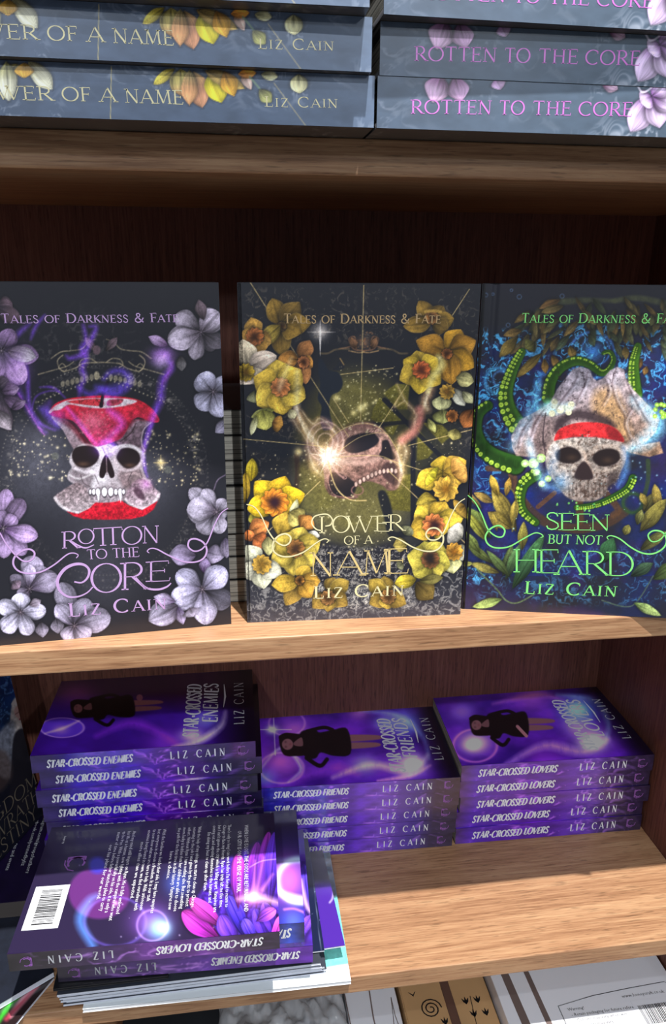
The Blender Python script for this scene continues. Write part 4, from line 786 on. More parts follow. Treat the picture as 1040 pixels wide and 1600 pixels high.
    for c, r in (((833, 724), 8), ((845, 716), 7), ((820, 724), 6), ((838, 738), 5), ((846, 756), 5), ((856, 748), 5)): f.disc(c, r, (170, 216, 110), .95); f.glow(c, r*.6, (240, 255, 230), .8)
    f.line([(824, 690), (838, 730), (850, 760)], [8, 12, 8], (140, 220, 255), .6, 6, mode='s')
    for k in range(14): c = (random.uniform(870, 930), random.uniform(782, 800)); f.disc(c, random.uniform(.8, 2.2), (120, 210, 100), .9)
    for k in range(12): c = (1020+random.uniform(0, 26), 640+random.uniform(-8, 14)); f.disc(c, 3.6, (150, 200, 60), .9); f.disc(c, 1.6, (210, 240, 130), .9)
    # seaweed at the foot
    GO = (164, 142, 62); GR = (110, 124, 60)
    for b, t, wd, c in (((806, 830), (768, 760), 22, GO), ((778, 775), (766, 742), 12, (196, 160, 60)), ((790, 775), (796, 746), 10, (184, 144, 60)), ((800, 820), (806, 780), 12, GO), ((798, 826), (762, 800), 20, GO), ((770, 785), (740, 770), 12, (170, 140, 70)), ((752, 795), (728, 768), 8, (150, 130, 70)), ((766, 840), (722, 790), 22, GR), ((760, 845), (728, 800), 14, (150, 150, 60)), ((815, 860), (818, 815), 14, (150, 140, 60)), ((770, 880), (728, 850), 12, GR), ((780, 895), (734, 880), 12, (150, 140, 70)), ((750, 865), (726, 830), 12, GR), ((785, 900), (800, 850), 12, (90, 110, 60)), ((790, 905), (812, 850), 14, (80, 110, 66)), ((800, 920), (850, 835), 20, (60, 100, 60)), ((795, 900), (760, 860), 12, (90, 110, 60)), ((776, 830), (768, 800), 8, GO), ((720, 882), (738, 880), 8, (140, 140, 70)), ((1005, 800), (1022, 770), 14, (96, 90, 46)), ((1030, 800), (1022, 756), 14, (150, 130, 60)), ((1000, 830), (1040, 780), 22, (130, 120, 56)), ((995, 820), (1002, 796), 12, (110, 110, 60)), ((975, 836), (982, 820), 12, (130, 124, 60)), ((940, 880), (958, 840), 22, (50, 92, 56)), ((1020, 905), (1060, 880), 20, (80, 100, 50)), ((1000, 860), (1040, 830), 16, (96, 96, 50)), ((1010, 790), (1000, 770), 10, (150, 130, 60)), ((985, 900), (1020, 880), 16, (60, 84, 60))): f.petal(b, t, wd, np.array(c)*.65, c, np.array(c)*1.1, vein=.2, a=.95)
    f.line([(745, 890), (775, 920), (790, 938), (808, 942), (835, 928)], 2.4, (96, 120, 80), .8); f.line([(1020, 900), (995, 940), (975, 948), (940, 938)], 2, (84, 104, 84), .7); f.line([(800, 830), (806, 780), (795, 760)], 2.5, (110, 100, 50), .8)
    f.petal((784, 936), (738, 949), 13, (120, 150, 80), (166, 190, 110)); f.petal((990, 942), (1032, 962), 13, (120, 150, 80), (160, 180, 110)); f.stars(50, (800, 740, 1040, 830), (140, 210, 230), .5, 1.2, 9)
    f.detail(.42, .45, 6)
# ------------------------------------------------------------ the three standing hardbacks
def standing(label, M, art, mt_title, mt_series, texts, side, spine_col, res=2.35, zfun=None, Wd=159, base=(36, 37, 44)):
    b = Book('hardback_book', label, M, Wd, 235, 26, True)
    f = b.face('front', res, base, zfun); art(f)
    b.body(BLACK, front=False)
    fo = f.build('front_cover', HARD, b.o, 2.6, side, gain=1.0)
    texts(b, f); return b
def ink_build(b, f, ink, name, mt): return ink.build(name, mt, b.o, f)
def core_text(b, f):
    i = Ink(); tx(i, f, 'TALES OF DARKNESS & FATE', (2, 505), (279, 503), 14.5, small=.82, wt=.165); ink_build(b, f, i, 'series_lettering', PINKF)
    i = Ink()
    big(i, f, 'R', 95, 831, 124, 857, -1, .10); swirl(i, f, [(110, 844), (122, 852), (134, 856), (147, 851)], .9)
    big(i, f, 'O', 121, 827, 148, 850, -1, .10); i.ribbon([f.mm(p) for p in [(146, 830), (146, 826), (190, 823.5), (191, 828)]], .6)
    i.ribbon([f.mm(p) for p in [(160, 825), (161, 852)]], 1.15); i.ribbon([f.mm(p) for p in [(156, 852.3), (166, 851.7)]], .6); i.ribbon([f.mm(p) for p in [(176, 824.5), (177, 851)]], 1.15); i.ribbon([f.mm(p) for p in [(172, 851.2), (182, 850.6)]], .6)
    big(i, f, 'O', 189, 823, 223, 851, -1, .09); big(i, f, 'N', 221, 822, 250, 849, -1, .085)
    tx(i, f, 'TO THE', (136, 874), (218, 869.5), 15, wt=.12, track=.0)
    # CORE with its curled capital
    P = [f.mm(p) for p in sm([(116, 909), (128, 910), (137, 902), (139, 890), (130, 882), (115, 882), (100, 890), (90, 906), (93, 922), (106, 932), (122, 932), (136, 926), (145, 917)], 6)]; n = len(P)
    i.ribbon(P, [.8+1.3*math.sin(math.pi*k/n)**2+.3*(k < n*.25) for k in range(n)])
    big(i, f, 'O', 140, 881, 192, 926, -1, .08); big(i, f, 'R', 186, 880, 232, 922, -2, .08); swirl(i, f, [(212, 902), (228, 918), (246, 921), (260, 917), (267, 911)], 1.3)
    big(i, f, 'E', 226, 878, 268, 909, -2, .085)
    ink_build(b, f, i, 'title_lettering', PINKF)
    i = Ink(); tx(i, f, 'LIZ CAIN', (107, 963.5), (260, 951), 21, small=.8, wt=.17, track=.16); ink_build(b, f, i, 'author_lettering', PINKF)
    i = Ink(); swirl(i, f, [(-22, 815), (-8, 824), (0, 833), (10, 850), (25, 868), (38, 877), (50, 874), (54, 864), (46, 858), (34, 861), (23, 870), (21, 882), (29, 892), (45, 896), (65, 893), (85, 882), (104, 867), (114, 864), (122, 867), (119, 872)], 1.05); ink_build(b, f, i, 'swirl_ornament', PINKF)
    i = Ink(); swirl(i, f, [(356, 794), (345, 802), (335, 820), (325, 845), (315, 858), (303, 861), (294, 854), (296, 844), (306, 842), (318, 848), (323, 860), (318, 872), (305, 878), (285, 877), (262, 867), (245, 858), (235, 857), (230, 861), (233, 864)], 1.05); ink_build(b, f, i, 'swirl_ornament', PINKF)
def name_text(b, f):
    i = Ink(); tx(i, f, 'TALES OF DARKNESS & FATE', (443, 505), (688, 505), 14.5, small=.82, wt=.165); ink_build(b, f, i, 'series_lettering', TANF)
    i = Ink()
    P = [f.mm(p) for p in sm([(503, 829), (494, 827), (487, 818), (490, 808), (500, 804), (512, 804), (519, 812), (516, 820), (508, 822)], 5)]; i.ribbon(P, .95); big(i, f, 'I', 495, 807, 510, 833, 0, .10)
    big(i, f, 'O', 518, 806, 547, 832, 0, .10); big(i, f, 'W', 541, 806, 584, 832, 0, .08); big(i, f, 'E', 583, 806, 610, 830, 0, .09); big(i, f, 'R', 605, 804, 632, 829, 0, .09); i.ribbon([f.mm((597, 816)), f.mm((616, 816))], .5)
    tx(i, f, 'OF A', (537, 851), (582, 849), 13, wt=.12, track=.02); ink_build(b, f, i, 'title_lettering', CREAMF)
    i = Ink(); big(i, f, 'N', 482, 863, 523, 900, 0, .085); big(i, f, 'A', 522, 861, 570, 899, 0, .08); big(i, f, 'M', 565, 860, 612, 897, 0, .075); big(i, f, 'E', 598, 858, 640, 896, -1, .085); ink_build(b, f, i, 'title_lettering', GOLDF)
    i = Ink(); tx(i, f, 'LIZ CAIN', (489, 935), (630, 930), 19, small=.82, wt=.17, track=.16); ink_build(b, f, i, 'author_lettering', CREAMF)
    i = Ink(); swirl(i, f, [(385, 788), (397, 792), (408, 806), (418, 828), (430, 845), (442, 852), (451, 849), (454, 840), (446, 834), (434, 838), (426, 850), (428, 862), (440, 869), (456, 869), (475, 862), (494, 848), (506, 842), (513, 844), (510, 848)], 1.05); ink_build(b, f, i, 'swirl_ornament', CREAMF)
    i = Ink(); swirl(i, f, [(726, 779), (715, 787), (705, 804), (694, 829), (684, 842), (671, 843), (665, 835), (671, 826), (683, 826), (692, 838), (690, 851), (680, 860), (664, 861), (645, 855), (626, 844), (613, 839), (606, 842), (610, 845)], 1.05); ink_build(b, f, i, 'swirl_ornament', CREAMF)
def heard_text(b, f):
    i = Ink(); tx(i, f, 'TALES OF DARKNESS & FATE', (814, 504), (1067, 505), 14.5, small=.82, wt=.14, slant=-.0); ink_build(b, f, i, 'series_lettering', GREENF)
    i = Ink(); big(i, f, 'S', 850, 801, 875, 827, 0, .10); big(i, f, 'E', 871, 802, 899, 828, 0, .10); big(i, f, 'E', 896, 803, 924, 828, 0, .10); big(i, f, 'N', 920, 804, 954, 829, 0, .09)
    tx(i, f, 'BUT NOT', (855, 849), (940, 851), 14, wt=.13, track=0)
    big(i, f, 'H', 797, 858, 846, 894, 0, .08); big(i, f, 'E', 836, 859, 876, 895, 0, .08); big(i, f, 'A', 866, 860, 912, 898, 0, .08); big(i, f, 'R', 908, 861, 952, 898, 1, .08); big(i, f, 'D', 945, 862, 992, 899, 1, .08); ink_build(b, f, i, 'title_lettering', GREENF)
    i = Ink(); tx(i, f, 'LIZ CAIN', (818, 927), (962, 932), 19, small=.82, wt=.17, track=.16); ink_build(b, f, i, 'author_lettering', GREENF)
    i = Ink(); swirl(i, f, [(724, 770), (732, 775), (742, 785), (752, 803), (762, 827), (775, 838), (785, 838), (788, 828), (779, 821), (766, 826), (758, 838), (762, 850), (775, 856), (795, 854), (815, 843), (834, 833), (844, 834), (848, 838), (844, 840)], 1.05); ink_build(b, f, i, 'swirl_ornament', GREENF)
    i = Ink(); swirl(i, f, [(950, 843), (948, 839), (955, 837), (968, 842), (985, 855), (1003, 864), (1020, 865), (1035, 857), (1041, 845), (1035, 832), (1021, 829), (1012, 836), (1018, 846), (1032, 842), (1048, 820), (1062, 800)], 1.05); ink_build(b, f, i, 'swirl_ornament', GREENF)
a1 = math.radians(5.13)
standing('black hardback with a skull inside a red apple and lilac blossom, standing left', M_stand(287.4-159*math.cos(a1), 24-159*math.sin(a1), 0, a1), art_core, PINKF, PINKF, core_text, (30, 30, 36), None)
a2 = math.radians(-2.0)
standing('hardback with yellow daffodils round a glowing skull, standing in the middle', M_stand(298.9, 24.6, 0, a2), art_name, GOLDF, TANF, name_text, (40, 34, 28), None, Wd=157)
a3 = math.radians(-13.2)
def hinge(x, y): return -.9*np.exp(-((x-9)/2.2)**2)
standing('hardback with a pirate-hatted skull and green tentacles, standing right', M_stand(459.6, 28.2, 0, a3), art_heard, GREENF, GREENF, heard_text, (34, 36, 44), None, zfun=hinge, Wd=158)

# ------------------------------------------------------------ the two stacks of hardbacks on the top shelf
def stops(f, st, tex=.25, seed=1, sc_=.1):
    t = f.x/f.w; ks = [s_[0] for s_ in st]
    for c in range(3): f.img[..., c] = np.interp(t, ks, [s_[1][c]/255. for s_ in st])
    f.img *= (1+tex*2*(fbm(f.x*sc_, f.y*sc_*2.2, 4, seed)-.5))[..., None]
TH = 24.7
def filig(f, a=.5, col=(150, 150, 158), seed=3):
    r = ridge(f.x*.12+3*fbm(f.x*.06, f.y*.06, 2, seed), f.y*.16+3*fbm(f.x*.06+9, f.y*.06, 2, seed), 3, seed+1)
    m = a*np.clip((r-.72)*6, 0, 1)*np.clip(fbm(f.x*.02, f.y*.05, 2, seed+4)*2.4-.9, 0, 1)
    f._put((np.repeat(np.arange(f.ny), f.nx), np.tile(np.arange(f.nx), f.ny)), m.ravel(), col, 's')
def art_spine_name(f):
    stops(f, [(0, (76, 88, 108)), (1, (78, 90, 108))], .12, 4); filig(f)
    LYs = (214, 196, 110); WH = (214, 212, 190)
    f.petal((28, 100), (-18, 140), 26, (180, 160, 80), WH); f.petal((10, 96), (14, 158), 28, (206, 200, 130), WH); f.petal((45, 96), (82, 140), 26, (190, 180, 130), WH); f.petal((38, 98), (38, 122), 26, (196, 150, 60), (206, 164, 80))
    f.petal((272, 108), (240, 132), 15, (170, 150, 60), (206, 190, 90)); f.petal((282, 108), (284, 150), 34, (190, 176, 96), (216, 200, 130), (196, 150, 110)); f.petal((302, 112), (316, 168), 34, (196, 164, 110), (196, 146, 116)); f.petal((296, 110), (296, 164), 24, (206, 190, 130), (196, 150, 110))
    f.petal((330, 112), (346, 160), 34, (170, 160, 40), (214, 200, 70)); f.petal((320, 110), (382, 138), 22, (160, 134, 84), (186, 160, 96)); f.petal((350, 112), (366, 150), 24, (170, 120, 50), (206, 160, 70)); f.petal((378, 112), (392, 140), 14, (190, 130, 90), (206, 180, 170)); f.petal((372, 116), (400, 114), 14, (230, 150, 70), (230, 160, 80))
    f.line([(390, 120), (412, 146)], 3, (120, 140, 120), .8); f.petal((405, 140), (424, 160), 18, (120, 120, 90), (160, 160, 110)); f.petal((408, 116), (434, 120), 14, (200, 196, 150), (214, 210, 170)); f.petal((466, 116), (468, 146), 26, (206, 200, 150), (214, 210, 170))
    f.line([(174, 104), (172, 210)], 1.1, (210, 190, 130), .8); f.line([(428, 130), (480, 200)], 1.1, (200, 180, 130), .7)
def art_spine_core(f):
    stops(f, [(0, (66, 77, 92)), (1, (74, 86, 98))], .12, 8); filig(f, .55, (170, 166, 176), 6)
    Pk = (176, 150, 176)
    f.petal((690, 118), (676, 160), 36, (130, 80, 130), Pk); f.petal((710, 120), (720, 158), 30, (120, 80, 120), (156, 130, 158)); f.petal((775, 122), (782, 140), 20, (130, 90, 136), (170, 146, 176)); f.petal((940, 128), (965, 140), 18, (150, 90, 140), (176, 150, 170))
    for t, wd in (((985, 206), 36), ((1030, 200), 34), ((1000, 160), 30), ((1060, 170), 34), ((1040, 130), 30)): f.petal((1018, 150), t, wd, (120, 80, 140), (186, 168, 196))
    f.line([(995, 132), (1003, 144), (1016, 138), (1022, 128)], 3, (214, 206, 220), .8)
def hard_spine(label, M, art, name, group, strings, cols):
    b = Book(name, label, M, 159, 235, TH, True, group)
    f = b.face('spine', 2.3, (84, 88, 98)); art(f)
    b.body(BLACK, spine=False, back=False)
    bk = b.face('back', .8, (70, 66, 64)); filig(bk, .8, (150, 140, 130)); bk.build('back_cover', HARD, b.o, 2.6, (50, 50, 54))
    f.build('spine', HARD, b.o, 1.2, (40, 42, 48), gain=1.12)
    for (t, a, e, h, kw), (nm, mt) in zip(strings, cols):
        i = Ink()
        for q in (t if isinstance(t, list) else [(t, a, e)]): tx(i, f, q[0], q[1], q[2], h, **kw)
        i.build(nm, mt, b.o, f)
    return b
gA = 'hardbacks in the left stack on the top shelf'; gB = 'hardbacks in the right stack on the top shelf'
LA = ['dark grey daffodil hardback, bottom of the left stack on the top shelf', 'dark grey daffodil hardback in the middle of the left top-shelf stack', 'daffodil hardback in deep shade, topmost seen in the left top-shelf stack']
bA = hard_spine(LA[0], M_lying(138.0, -33, ZA+.05, 235), art_spine_name, 'hardback_book', gA,
    [([('POWER', (-62, 154), (84, 157)), ('OF', (97, 157.5), (143, 158.5)), ('A', (156, 159), (183, 159.5)), ('NAME', (195, 160.5), (287, 163))], 0, 0, 21.5, dict(wt=.13, track=.05)), ('LIZ CAIN', (413, 166.5), (527, 168.5), 16, dict(wt=.14, small=.84, track=.14))],
    [('title_lettering', CREAMF), ('author_lettering', CREAMF)])
for k, (dx, y, an) in enumerate(((-3.0, -40, .004), (-7, -50, -.012))):
    c = copytree(bA.o); c.matrix_world = M_lying(138+dx, y, ZA+.05+(k+1)*(TH+.2), 235, an); c['label'] = LA[k+1]
bB = hard_spine('grey hardback with lilac flowers on its spine, bottom of the right top-shelf stack', M_lying(374.6, -33, ZA+.05, 235), art_spine_core, 'hardback_book', gB,
    [([('ROTTEN', (641, 177.5), (768, 178.5)), ('TO', (779, 179), (819, 179)), ('THE', (831, 179.5), (892, 180)), ('CORE', (902, 180.5), (987, 181.5))], 0, 0, 21.5, dict(wt=.13, track=.05)), ('LIZ CAIN', (1100, 182), (1200, 184), 16, dict(wt=.14, small=.84, track=.14))],
    [('title_lettering', MAGF), ('author_lettering', MAGF)])
LB = ['grey hardback with lilac flowers on its spine, middle of the right top-shelf stack', 'grey hardback with lilac flowers, cut off by the top edge, right top-shelf stack']
for k, (dx, y, an) in enumerate(((.8, -33.5, .0), (.2, -44, .018))):
    c = copytree(bB.o); c.matrix_world = M_lying(374.6+dx, y, ZA+.05+(k+1)*(TH+.2), 235, an); c['label'] = LB[k]

# ------------------------------------------------------------ stack behind the standing books (page edges to the viewer)
pos8 = ['bottom', 'second from bottom', 'third from bottom', 'fourth from bottom', 'fifth from bottom', 'third from top', 'second from top', 'topmost']
bk0 = Book('paperback_book', 'closed paperback with grey page edges, bottom of the stack behind the daffodil hardback', basis((395, 194.5, 0.05), Vector((-1, 0, 0)), Vector((0, -1, 0)), Vector((0, 0, 1))), 200, 133, 18.4, False, 'page edges seen between the standing hardbacks')
bk0.body(BLACK); bk0.o.children[-1].data.materials[0] = pagemat('pale_page_edges', (236, 240, 240))
for k in range(1, 8):
    c = copytree(bk0.o); c.matrix_world = basis((395+random.uniform(-3, 3), 194+random.uniform(-1.5, 2), .05+k*18.55+(2.0 if k > 5 else 0)*0), Vector((-1, 0, 0)), Vector((0, -1, 0)), Vector((0, 0, 1)))
    c['label'] = 'closed paperback with grey page edges, '+pos8[k]+' of the stack behind the daffodil hardback'
# ------------------------------------------------------------ paperback stacks on the lower shelf
SILB = newmat('bright_silver_ink', (226, 228, 236), .35)
def allidx(f): return (np.repeat(np.arange(f.ny), f.nx), np.tile(np.arange(f.nx), f.ny))
def purple_spine(f, st, seed):
    stops(f, st, .30, seed, .07)
    r = ridge(f.x*.05+fbm(f.x*.05, f.y*.05, 2, seed), f.y*.09, 3, seed+2)
    f._put(allidx(f), (.8*np.clip((r-.74)*5, 0, 1)*np.clip(np.sin(f.x/f.w*3.1), 0, 1)).ravel(), (170, 110, 220), 's')
def brush(i, f, words, x0, x1, y, h, wt=.22):
    i.text(words, (x0, y), (x1, y+.3), h, wt=wt, serif=0, track=.04, slant=.22, jitter=.05)
def logo(i, x, y, r, flip=1):
    i.ribbon([(x-r*.5, y+r*.9), (x-r*.5, y-r*.7)], r*.3); i.ribbon([(x-r*.6, y+r*.95), (x+r*.1, y+r*.95)], r*.14); i.ribbon([(x-r*.6, y-r*.75), (x+r*.1, y-r*.75)], r*.14)
    i.ribbon([(x+r*.25+r*.75*math.cos(math.radians(a)), y+r*.15+r*.8*math.sin(math.radians(a))) for a in range(55, 306, 25)], r*.2)
    i.ribbon([(x-r*.2, y-r*1.0), (x+r*.4, y-r*.95), (x+r*1.1, y-r*.5), (x+r*1.3, y+r*.1)], r*.12)
def spine_inks(b, f, title, tx0, tx1, T, lz=(122, 172), lg=187, tones=(SILB, SILB, LILAC)):
    i = Ink(); brush(i, f, title, tx0, tx1, T*.27, T*.42); i.build('title_lettering', tones[0], b.o, f)
    i = Ink(); i.text('LIZ CAIN', (lz[0], T*.28), (lz[1], T*.28), T*.44, wt=.15, serif=.05, track=.5); i.build('author_lettering', tones[1], b.o, f)
    i = Ink(); logo(i, lg, T*.5, T*.27); i.build('spine_logo', tones[2], b.o, f)
def cover_inks(b, f, l2):
    # title runs away from the spine in two brushed lines, the author below
    i = Ink()
    for txt, x0, x1, y, h in (('STAR-CROSSED', 12, 106, 53, 14), (l2, 34, 106, 36, 14)): i.text(txt, (x0, y), (x1, y), h, wt=.2, serif=0, track=.05, slant=.18, jitter=.04)
    i.ribbon([(60, 30), (80, 28.5), (104, 30)], [.6, 2, .5]); i.build('title_lettering', SILB, b.o, f)
    i = Ink(); i.text('LIZ CAIN', (28, 10), (106, 10), 9.5, wt=.14, serif=.05, track=.3); i.build('author_lettering', SILV, b.o, f)
def figure(f, head, feet, w, skin=(118, 84, 92), hair=(24, 16, 22), dress=(16, 14, 22)):
    """reclining-in-print woman: head at left, feet at right (she stands on an upright cover)"""
    h = np.array(head, float); e = np.array(feet, float)-h; L = np.hypot(*e); e /= L; n = np.array([-e[1], e[0]])
    P = lambda a, b: tuple(h+e*a*L+n*b*w)
    f.poly([P(-.09, -.2), P(-.04, -.45), P(.10, -.42), P(.2, -.3), P(.16, 0), P(.22, .42), P(.08, .5), P(-.05, .4)], hair, 1.2)
    f.poly([P(.58, -.26), P(.98, -.2), P(1.0, -.02), P(.58, .0)], skin, 1); f.poly([P(.58, .06), P(.96, .1), P(.98, .28), P(.58, .3)], skin, 1)
    f.poly([P(.12, -.1), P(.16, -.5), P(.3, -.55), P(.36, -.42), P(.5, -.5), P(.66, -.5), P(.68, .5), P(.5, .56), P(.36, .4), P(.3, .62), P(.2, .6), P(.14, .15)], dress, 1.2)
    f.poly([P(.07, -.06), P(.15, -.26), P(.17, -.1), P(.16, .1), P(.08, .07)], np.array(skin)*.85, .8)
    f.line([P(.2, .6), P(.34, .95), P(.42, .7)], w*.16, dress, 1, 1); f.line([P(.22, -.5), P(.4, -.62), P(.5, -.5)], w*.14, dress, 1)
    f.disc(P(.0, .0), w*.23, skin, 1, 1, 1); f.glow(P(.03, .0), w*.06, (110, 60, 70), .7, 1, 'n'); f.glow(P(-.02, .1), w*.05, (60, 36, 44), .6, 1, 'n'); f.glow(P(-.02, -.1), w*.05, (60, 36, 44), .6, 1, 'n'); f.line([P(-.07, -.3), P(.0, -.38), P(.08, -.3)], w*.18, hair, 1)
def swoosh(f, pts, wd, c, a): f.line(pts, [wd*.2, wd, wd*.2], c, a, soft=wd*.5, mode='s', tex=.4)
def haze(f, seed, c1=(112, 52, 190), c2=(50, 26, 120)):
    f.field(lambda u, v: np.clip(fbm(u*.02, v*.035, 4, seed)*1.6-.25, 0, 1), c1); f.field(lambda u, v: .7*np.clip(fbm(u*.03+9, v*.05, 4, seed+3)*1.8-.6, 0, 1), c2)
def dark_end(f, y0, y1):
    t = np.clip((y1-f.y)/(y1-y0), 0, 1); f._put(allidx(f), (.93*t).ravel(), (14, 10, 26))
def art_friends(f):
    haze(f, 4)
    for c, r, col, a in (((645, 1192), 14, (250, 245, 255), .95), ((425, 1140), 5, (255, 255, 255), .9), ((600, 1130), 16, (120, 170, 255), .6), ((440, 1190), 28, (200, 100, 190), .7), ((460, 1140), 22, (190, 110, 190), .6), ((425, 1140), 10, (200, 220, 255), .8), ((412, 1215), 18, (60, 120, 230), .7), ((570, 1195), 20, (150, 170, 250), .7), ((640, 1195), 26, (210, 180, 255), .85), ((632, 1130), 26, (90, 150, 255), .8), ((560, 1112), 16, (210, 140, 190), .5)): f.glow(c, r, col, a, .7)
    f.line([(404, 1140), (455, 1140)], 1.5, (220, 220, 250), .6); f.line([(427, 1118), (430, 1180)], 1.5, (220, 220, 250), .6); f.ring((448, 1130), 28, 2, (200, 150, 220), .4, .7); f.ring((440, 1200), 34, 2.5, (180, 140, 240), .5, .7)
    swoosh(f, [(520, 1215), (580, 1195), (640, 1205), (668, 1180)], 10, (220, 190, 255), .8); swoosh(f, [(560, 1110), (620, 1118), (660, 1150), (670, 1185)], 8, (110, 160, 255), .7); swoosh(f, [(440, 1225), (520, 1200), (560, 1210)], 14, (120, 50, 190), .6)
    swoosh(f, [(405, 1205), (440, 1168), (470, 1200), (450, 1222)], 5, (170, 190, 255), .7); swoosh(f, [(590, 1220), (640, 1212), (672, 1196)], 6, (250, 170, 220), .8); figure(f, (449, 1163), (592, 1156), 38); dark_end(f, 6, 34)
def art_lovers(f):
    haze(f, 14)
    for c, r, col, a in (((925, 1160), 15, (250, 240, 255), .95), ((900, 1108), 15, (130, 210, 255), .8), ((742, 1160), 22, (230, 200, 255), .95), ((738, 1165), 12, (255, 250, 255), .9), ((722, 1112), 20, (140, 110, 220), .7), ((905, 1110), 28, (60, 150, 255), .9), ((925, 1158), 24, (230, 200, 255), .95), ((900, 1135), 20, (180, 150, 250), .7), ((830, 1090), 26, (170, 90, 170), .5), ((850, 1185), 30, (130, 50, 190), .6)): f.glow(c, r, col, a, .7)
    f.ring((742, 1165), 34, 2.5, (210, 120, 210), .6, .75); swoosh(f, [(790, 1195), (850, 1165), (910, 1175), (950, 1155)], 12, (200, 150, 250), .75); swoosh(f, [(870, 1085), (930, 1095), (950, 1130), (945, 1160)], 9, (120, 180, 255), .7); swoosh(f, [(770, 1100), (840, 1085), (880, 1095)], 8, (200, 120, 170), .5)
    figure(f, (744, 1133), (862, 1130), 34); f.line([(808, 1135), (822, 1150)], 5, (170, 120, 130), .9); dark_end(f, 6, 36)
def art_enemies(f):
    haze(f, 24, (70, 34, 150), (50, 24, 110))
    f.field(lambda u, v: .85*np.clip((1112-v)/30, 0, 1), (52, 22, 44))  # shade of the shelf above, painted into the print along the far side
    for c, r, col, a in (((95, 1140), 12, (190, 150, 255), .9), ((300, 1150), 18, (210, 190, 255), .9), ((320, 1125), 22, (110, 130, 250), .7), ((260, 1160), 30, (110, 50, 190), .7), ((120, 1085), 30, (110, 50, 90), .5)): f.glow(c, r, col, a, .6)
    f.disc((97, 1137), 34, (108, 74, 214), .55, .45, 2); f.ring((97, 1137), 34, 2, (170, 140, 250), .6, .45); f.line([(70, 1146), (98, 1138), (124, 1126)], [1, 4, 1], (210, 180, 255), .7, 2, mode='s')
    swoosh(f, [(270, 1168), (310, 1158), (345, 1135), (352, 1112)], 9, (225, 210, 255), .9); swoosh(f, [(150, 1150), (200, 1130), (240, 1140), (280, 1165)], 12, (120, 40, 190), .6)
    figure(f, (122, 1107), (250, 1100), 30, (120, 80, 84), (16, 10, 14), (12, 8, 12)); f.disc((218, 1090), 5, (140, 90, 96), .8); dark_end(f, 6, 44)
ST_F = [(0, (44, 26, 109)), (.06, (41, 39, 134)), (.2, (63, 39, 142)), (.45, (68, 33, 142)), (.62, (111, 76, 179)), (.8, (63, 50, 117)), (.88, (51, 43, 70)), (1, (47, 40, 63))]
ST_L = [(0, (71, 46, 100)), (.08, (81, 46, 159)), (.3, (81, 35, 142)), (.5, (71, 33, 126)), (.64, (94, 59, 159)), (.72, (81, 55, 134)), (.82, (48, 38, 70)), (1, (37, 31, 52))]
ST_E = [(0, (53, 42, 87)), (.09, (48, 36, 92)), (.16, (53, 26, 151)), (.4, (62, 29, 156)), (.55, (74, 30, 134)), (.72, (59, 29, 100)), (.8, (37, 26, 75)), (1, (28, 22, 50))]
def paper_stack(n, x, y, ang, T, art, st, l2, labels, group, title, tx0, tx1, seed, jit):
    # the top book carries the painted front; the books below copy it
    zs = [ZC+.05+k*(T+.15) for k in range(n)]
    M = M_lying(x, y, zs[-1], 200, ang)
    b = Book('paperback_book', labels[-1], M, 133, 200, T, False, group)
    f = b.face('front', 1.75, (52, 22, 110)); art(f)
    s_ = b.face('spine', 2.2); purple_spine(s_, st, seed)
    b.body(PURP, front=False, spine=False); f.build('front_cover', GLOSS, b.o, .5, (90, 80, 110), gain=1.32); s_.build('spine', GLOSS, b.o, .5, (80, 60, 130), gain=1.15)
    cover_inks(b, f, l2); spine_inks(b, s_, title, tx0, tx1, T)
    for k in range(n-1):
        c = copytree(b.o); dx, dy, da = jit[k % len(jit)]
        c.matrix_world = M_lying(x+dx, y+dy, zs[k], 200, ang+da); c['label'] = labels[k]
o5 = ['bottom', 'second from the bottom', 'middle', 'second from the top', 'topmost']
paper_stack(5, 507.0, 137.4, -.036, 18.7, art_lovers, ST_L, 'LOVERS', ['purple star-crossed lovers paperback, %s in the right lower-shelf stack' % k for k in o5], 'purple paperbacks in the right stack', 'STAR-CROSSED LOVERS', 17, 98, 11, [(-1.5, 0, .012), (-2, 1.5, .01), (1.0, .5, .0), (-.5, 0, .01)])
paper_stack(5, 305.5, 142.5, -.042, 16.6, art_friends, ST_F, 'FRIENDS', ['purple star-crossed friends paperback, %s in the middle lower-shelf stack' % k for k in o5], 'purple paperbacks in the middle stack', 'STAR-CROSSED FRIENDS', 15, 88, 41, [(-4, -1, .012), (-1.5, 0, .006), (-1, .5, .004), (0, .5, 0)])
lab8 = ['hidden at the bottom', 'second from the bottom', 'third from the bottom', 'fourth from the bottom', 'fourth from the top', 'third from the top', 'second from the top', 'topmost']
paper_stack(8, 104.6, 132.6, -.014, 18.1, art_enemies, ST_E, 'ENEMIES', ['purple star-crossed enemies paperback, %s of the tall left stack' % k for k in lab8], 'purple paperbacks in the tall left stack', 'STAR-CROSSED ENEMIES', 13, 88, 61, [(2, 0, 0), (0, 1, .01), (3, -1, 0), (6, 1, -.012), (4.5, 1.5, -.008), (1.0, -1, -.005), (5.5, 1.5, .0)])

